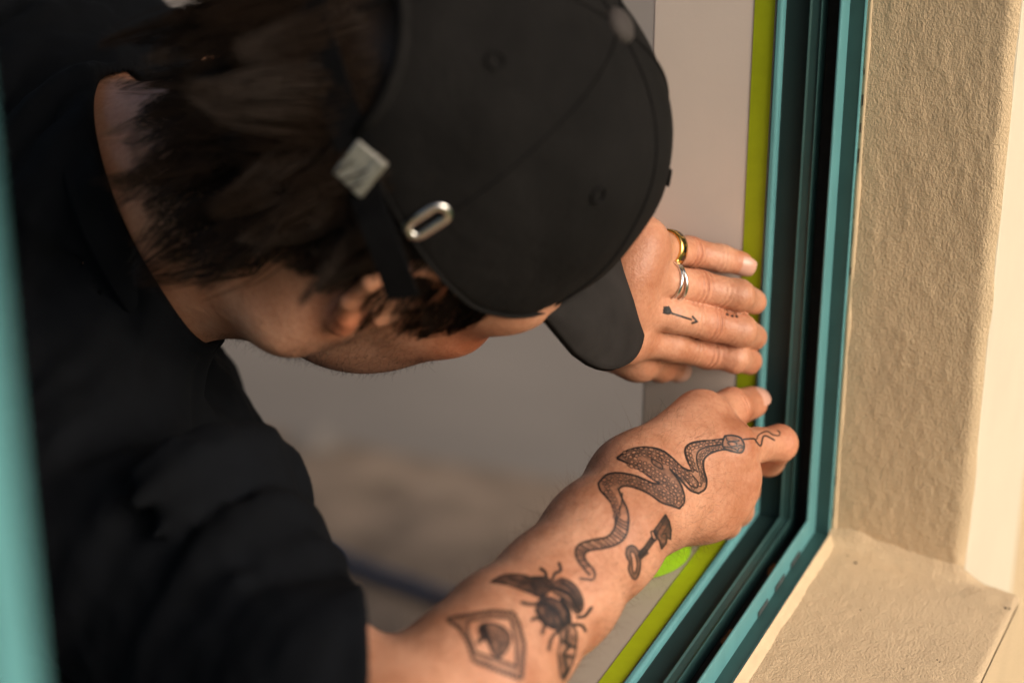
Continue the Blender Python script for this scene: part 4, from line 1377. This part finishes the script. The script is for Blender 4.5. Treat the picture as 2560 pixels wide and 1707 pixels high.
# ------------------------------------------------------------------ rings
def ring_frame(a, b, t):
    c = a * (1 - t) + b * t; ax = (b - a) / np.linalg.norm(b - a)
    n1 = -VF - ax * (-VF @ ax); n1 /= np.linalg.norm(n1)
    return c, ax, n1, np.cross(ax, n1)
M_GOLD = material('gold', (0.80, 0.52, 0.16), 0.18, 0.5, 1.0)
M_SILVER = material('silver', (0.80, 0.79, 0.77), 0.16, 0.5, 1.0)
M_ONYX = material('black_inlay', (0.01, 0.008, 0.006), 0.15, 0.6)
def band_ring(name, c, ax, n1, n2, r, prof, mat, parent, bow=None):
    g = []
    for a in np.linspace(0, 2 * math.pi, 56, endpoint=False):
        dr = n1 * math.cos(a) + n2 * math.sin(a)
        sh = bow(a) if bow else 0
        g.append([c + dr * (r + x) + ax * (y + sh) for x, y in prof])
    return link(name, grid_mesh(name, g, True, True, True), mat, parent)
gr = empty('gold_ring'); tag(gr, 'gold ring with black inlay on the little finger of the left hand', 'ring')
c, ax, n1, n2 = ring_frame(L_MCP[3], L_PIP[3], .58)
band_ring('band', c, ax, n1, n2, .0082, [(0, -.0031), (.0012, -.0031), (.0018, -.0023), (.0018, .0023), (.0012, .0031), (0, .0031)], M_GOLD, gr)
for k in range(14):
    a = 2 * math.pi * k / 14
    pts = [c + (n1 * math.cos(a + da) + n2 * math.sin(a + da)) * .00995 + ax * y for da, y in ((-.15, -.0012), (.15, -.0012), (.15, .0012), (-.15, .0012))]
    ou = [p + (n1 * math.cos(a) + n2 * math.sin(a)) * .0002 for p in pts]
    link('inlay', mesh_from('inlay', pts + ou, [(4, 5, 6, 7), (0, 1, 5, 4), (1, 2, 6, 5), (2, 3, 7, 6), (3, 0, 4, 7)]), M_ONYX, gr)
sr = empty('silver_ring'); tag(sr, 'silver split band ring on the ring finger of the left hand', 'ring')
c, ax, n1, n2 = ring_frame(L_MCP[2], L_PIP[2], .60)
pf = [(0, -.0009), (.0009, -.0009), (.0013, 0), (.0009, .0009), (0, .0009)]
band_ring('band', c, ax, n1, n2, .0094, pf, M_SILVER, sr, lambda a: -.0012 - .0006 * math.cos(a))
band_ring('band', c, ax, n1, n2, .0095, pf, M_SILVER, sr, lambda a: .0002 + .0030 * max(0, math.cos(a - .9)) ** 1.2)

# ------------------------------------------------------------------ nails
M_NAIL = material('fingernail', (0.56, 0.31, 0.23), 0.3, 0.5)
def nail(a, b, r, parent, up=None, w=62, ln=.0052):
    ax = (b - a) / np.linalg.norm(b - a)
    up = (np.array([-1.0, -.35, .0]) if up is None else up)
    n1 = up - ax * (up @ ax); n1 /= np.linalg.norm(n1); n2 = np.cross(ax, n1)
    g = []
    for i in range(9):
        s = i / 8 * 2 - 1
        row = []
        for j in range(11):
            an = R(w) * (j / 10 * 2 - 1) * (1 - .25 * max(0, s) ** 2)
            rr = r + .0004 - .0006 * max(0, -s) ** 2 - .0009 * max(0, s) ** 2
            row.append(b + ax * (ln * s + .0012) + (n1 * math.cos(an) + n2 * math.sin(an)) * rr)
        g.append(row)
    return link('fingernail', grid_mesh('fingernail', g), M_NAIL, parent)
for i in (3,):
    nail(L_DIP[i], L_TIP[i], rad_l[i][3], person)
nail(lt[2], lt[3], .0067, person, np.array([-.4, -.9, -.3]))
nail(t_ip, t_tip, .0083, person, np.array([-.2, -.3, .9]), 60, .006)
for s in (-1, 1):
    e_ = bpy.data.meshes.new('eye'); bm = bmesh.new(); bmesh.ops.create_uvsphere(bm, u_segments=16, v_segments=10, radius=.0105); bm.to_mesh(e_); bm.free()
    o = link('eye', e_, material('eyeball', (.75, .72, .68), .15), person); o.location = H(s * 30, 74, 8)

# ------------------------------------------------------------------ hair
def strands(name, paths, r0, mat, parent, taper=.25, kind='stuff'):
    """paths (n, m, 3) -> three sided hairs in one mesh"""
    n, m, _ = paths.shape
    t = np.gradient(paths, axis=1); t /= np.linalg.norm(t, axis=2, keepdims=True) + 1e-9
    ref = np.array([.3, .5, .8]); a = np.cross(t, ref); a /= np.linalg.norm(a, axis=2, keepdims=True) + 1e-9
    b = np.cross(t, a)
    rad = (np.asarray(r0).reshape(-1, 1) * np.linspace(1, taper, m)[None])[..., None]
    ang = [0, 2.0944, 4.18879]
    V = np.stack([paths + rad * (a * math.cos(q) + b * math.sin(q)) for q in ang], 2)      # n,m,3,3
    idx = np.arange(n * m * 3).reshape(n, m, 3)
    F_ = np.stack([idx[:, :-1], np.roll(idx, -1, 2)[:, :-1], np.roll(idx, -1, 2)[:, 1:], idx[:, 1:]], -1).reshape(-1, 4)
    o = link(name, poly_mesh(name, V.reshape(-1, 3), F_), mat, parent)
    if kind: o['kind'] = kind
    return o
M_HAIR = bpy.data.materials.new('dark_brown_hair'); M_HAIR.use_nodes = True
bs = M_HAIR.node_tree.nodes['Principled BSDF']
bs.inputs['Base Color'].default_value = (0.014, 0.0078, 0.0045, 1); bs.inputs['Roughness'].default_value = 0.45
bs.inputs['Specular IOR Level'].default_value = 0.2
hr = np.random.default_rng(8)
def skull(u, z):
    """point of the scalp at azimuth u and height z (mm)"""
    zz = np.clip((z - 48) / 86, -.98, .98)
    k = np.sqrt(1 - zz ** 2)
    return np.stack([79 * np.cos(u) * k, -8 + 99 * np.sin(u) * k, z], -1)
def head_hair(n, u0, u1, z0, z1, length, lift, drop, curl, seed, m=12, clump=60, side=0.0):
    rg = np.random.default_rng(seed)
    u = np.radians(rg.uniform(u0, u1, n)); z = rg.uniform(z0, z1, n)
    root = skull(u, z)
    ci = rg.choice(n, clump, replace=False)
    cl = np.argmin(((root[:, None, :] - root[None, ci, :]) ** 2).sum(2), 1)
    cdir = rg.normal(size=(clump, 3)) * .28
    ccurl = rg.normal(size=clump) * curl
    clen = rg.uniform(.75, 1.15, clump)
    out = (root - np.array([0, -8, 40.])) / np.array([79., 99., 86.]); out /= np.linalg.norm(out, axis=1, keepdims=True)
    d = out * lift + np.array(drop)[None] + cdir[cl] + rg.normal(size=(n, 3)) * .10
    d[:, 0] += side * np.sign(root[:, 0])
    d /= np.linalg.norm(d, axis=1, keepdims=True)
    Ls = length * clen[cl] * rg.uniform(.8, 1.1, n)
    axis = np.cross(out, d); axis /= np.linalg.norm(axis, axis=1, keepdims=True) + 1e-9
    p = root.copy(); paths = [p.copy()]
    for k in range(m - 1):
        th = (ccurl[cl] + rg.normal(size=n) * .03) / (m - 1) * (1.5 * k / m)
        d = d + np.cross(axis, d) * th[:, None] + np.array(drop)[None] * .06
        d /= np.linalg.norm(d, axis=1, keepdims=True)
        p = p + d * (Ls / (m - 1))[:, None]
        # keep off the skull and neck
        q = (p - np.array([0, -8, 48.])) / np.array([82., 102., 88.])
        l_ = np.linalg.norm(q, axis=1); ins = l_ < 1
        p[ins] = p[ins] + (q[ins] / l_[ins, None] - q[ins]) * np.array([82., 102., 88.])
        nk = Hs_inv(NECK); a0 = np.array([0, -12, -20.]); ad = nk - a0
        tt = np.clip((p - a0) @ ad / (ad @ ad), 0, 1); w = p - a0 - np.outer(tt, ad); wl_ = np.linalg.norm(w, axis=1)
        ins = wl_ < 66
        p[ins] += w[ins] / wl_[ins, None] * (66 - wl_[ins])[:, None]
        paths.append(p.copy())
    P_ = np.stack(paths, 1)
    gd = P_[ci][cl]
    w = (np.linspace(0, 1, m) ** 1.3 * .8)[None, :, None]
    wave = np.sin(np.linspace(0, 1, m)[None] * 7 + cl[:, None] * 1.7)[..., None] * np.linspace(0, 1, m)[None, :, None] * 3.0 * rg.normal(size=(clump, 3))[cl][:, None, :] * .6
    P_ = P_ * (1 - w) + (gd + rg.normal(size=(n, 1, 3)) * 1.2) * w + wave
    return Hs(P_.reshape(-1, 3)).reshape(n, m, 3)
def Hs_inv(w): return HM.T @ (np.asarray(w) - HO) * 1000
pa = [head_hair(2800, 232, 335, -34, 74, 56, .22, (-.06, -.05, -1.0), .5, 3),
      head_hair(900, 185, 236, -8, 78, 24, .16, (.10, -.1, -1.0), .4, 7, clump=30),
      head_hair(1300, 240, 322, -25, 64, 70, .36, (-.04, -.12, -1.0), .8, 4, clump=45),
      head_hair(800, 318, 350, -4, 40, 32, .20, (.0, -.30, -1.0), .5, 9, clump=24),
      head_hair(150, 190, 240, 20, 75, 62, .70, (-.1, -.1, -.7), 1.6, 5, clump=22, side=.2),
      head_hair(420, -18, 24, 10, 40, 34, .10, (0, .35, -1.0), .2, 6, clump=20)]
strands('hair', np.concatenate(pa), np.concatenate([np.full(len(x), .00034) for x in pa]) * hr.uniform(.7, 1.3, sum(map(len, pa))), M_HAIR, person)

# stubble along the jaw, and the fine hairs of the arm
def short_hairs(name, cand, nrm, n, length, r, lean, mat, parent, seed):
    rg = np.random.default_rng(seed)
    i = rg.choice(len(cand), min(n, len(cand)), replace=False)
    p, n_ = cand[i], nrm[i]
    d = n_ * rg.uniform(.25, .6, (len(i), 1)) + lean + rg.normal(size=(len(i), 3)) * .35
    d /= np.linalg.norm(d, axis=1, keepdims=True)
    L_ = length * rg.uniform(.5, 1.25, (len(i), 1))
    bend = rg.normal(size=(len(i), 3)) * .25 - n_ * .15
    t = np.linspace(0, 1, 5)[None, :, None]
    paths = p[:, None] + d[:, None] * L_[:, None] * t + bend[:, None] * L_[:, None] * t ** 2
    return strands(name, paths, np.full(len(i), r), mat, parent, .3)
bv = np.empty(len(body.data.vertices) * 3, np.float32); body.data.vertices.foreach_get('co', bv); bv = bv.reshape(-1, 3).astype(float)
bh = (bv - HO) @ HM * 1000
cj = bv[(bh[:, 2] < -28) & (bh[:, 2] > -112) & (bh[:, 1] > 0) & (np.abs(bh[:, 0]) < 70) & (bh[:, 1] < 110)]
short_hairs('stubble', cj, gradient(body_cut, cj), 2600, .0042, .00006, HM @ np.array([0, .2, -.5]), M_HAIR, person, 14)
M_DOWN = material('arm_hair', (0.10, 0.05, 0.025), 0.5, 0.3)
m_ = (seg_dist(bv, fp[0], fp[4]) < .05)
ca2 = bv[m_][::3]
axf = (fp[0] - fp[4]) / np.linalg.norm(fp[0] - fp[4])
short_hairs('arm_hair', ca2, gradient(body_cut, ca2), 2200, .0095, .000036, axf * .5 + VU * -.15, M_DOWN, person, 15)
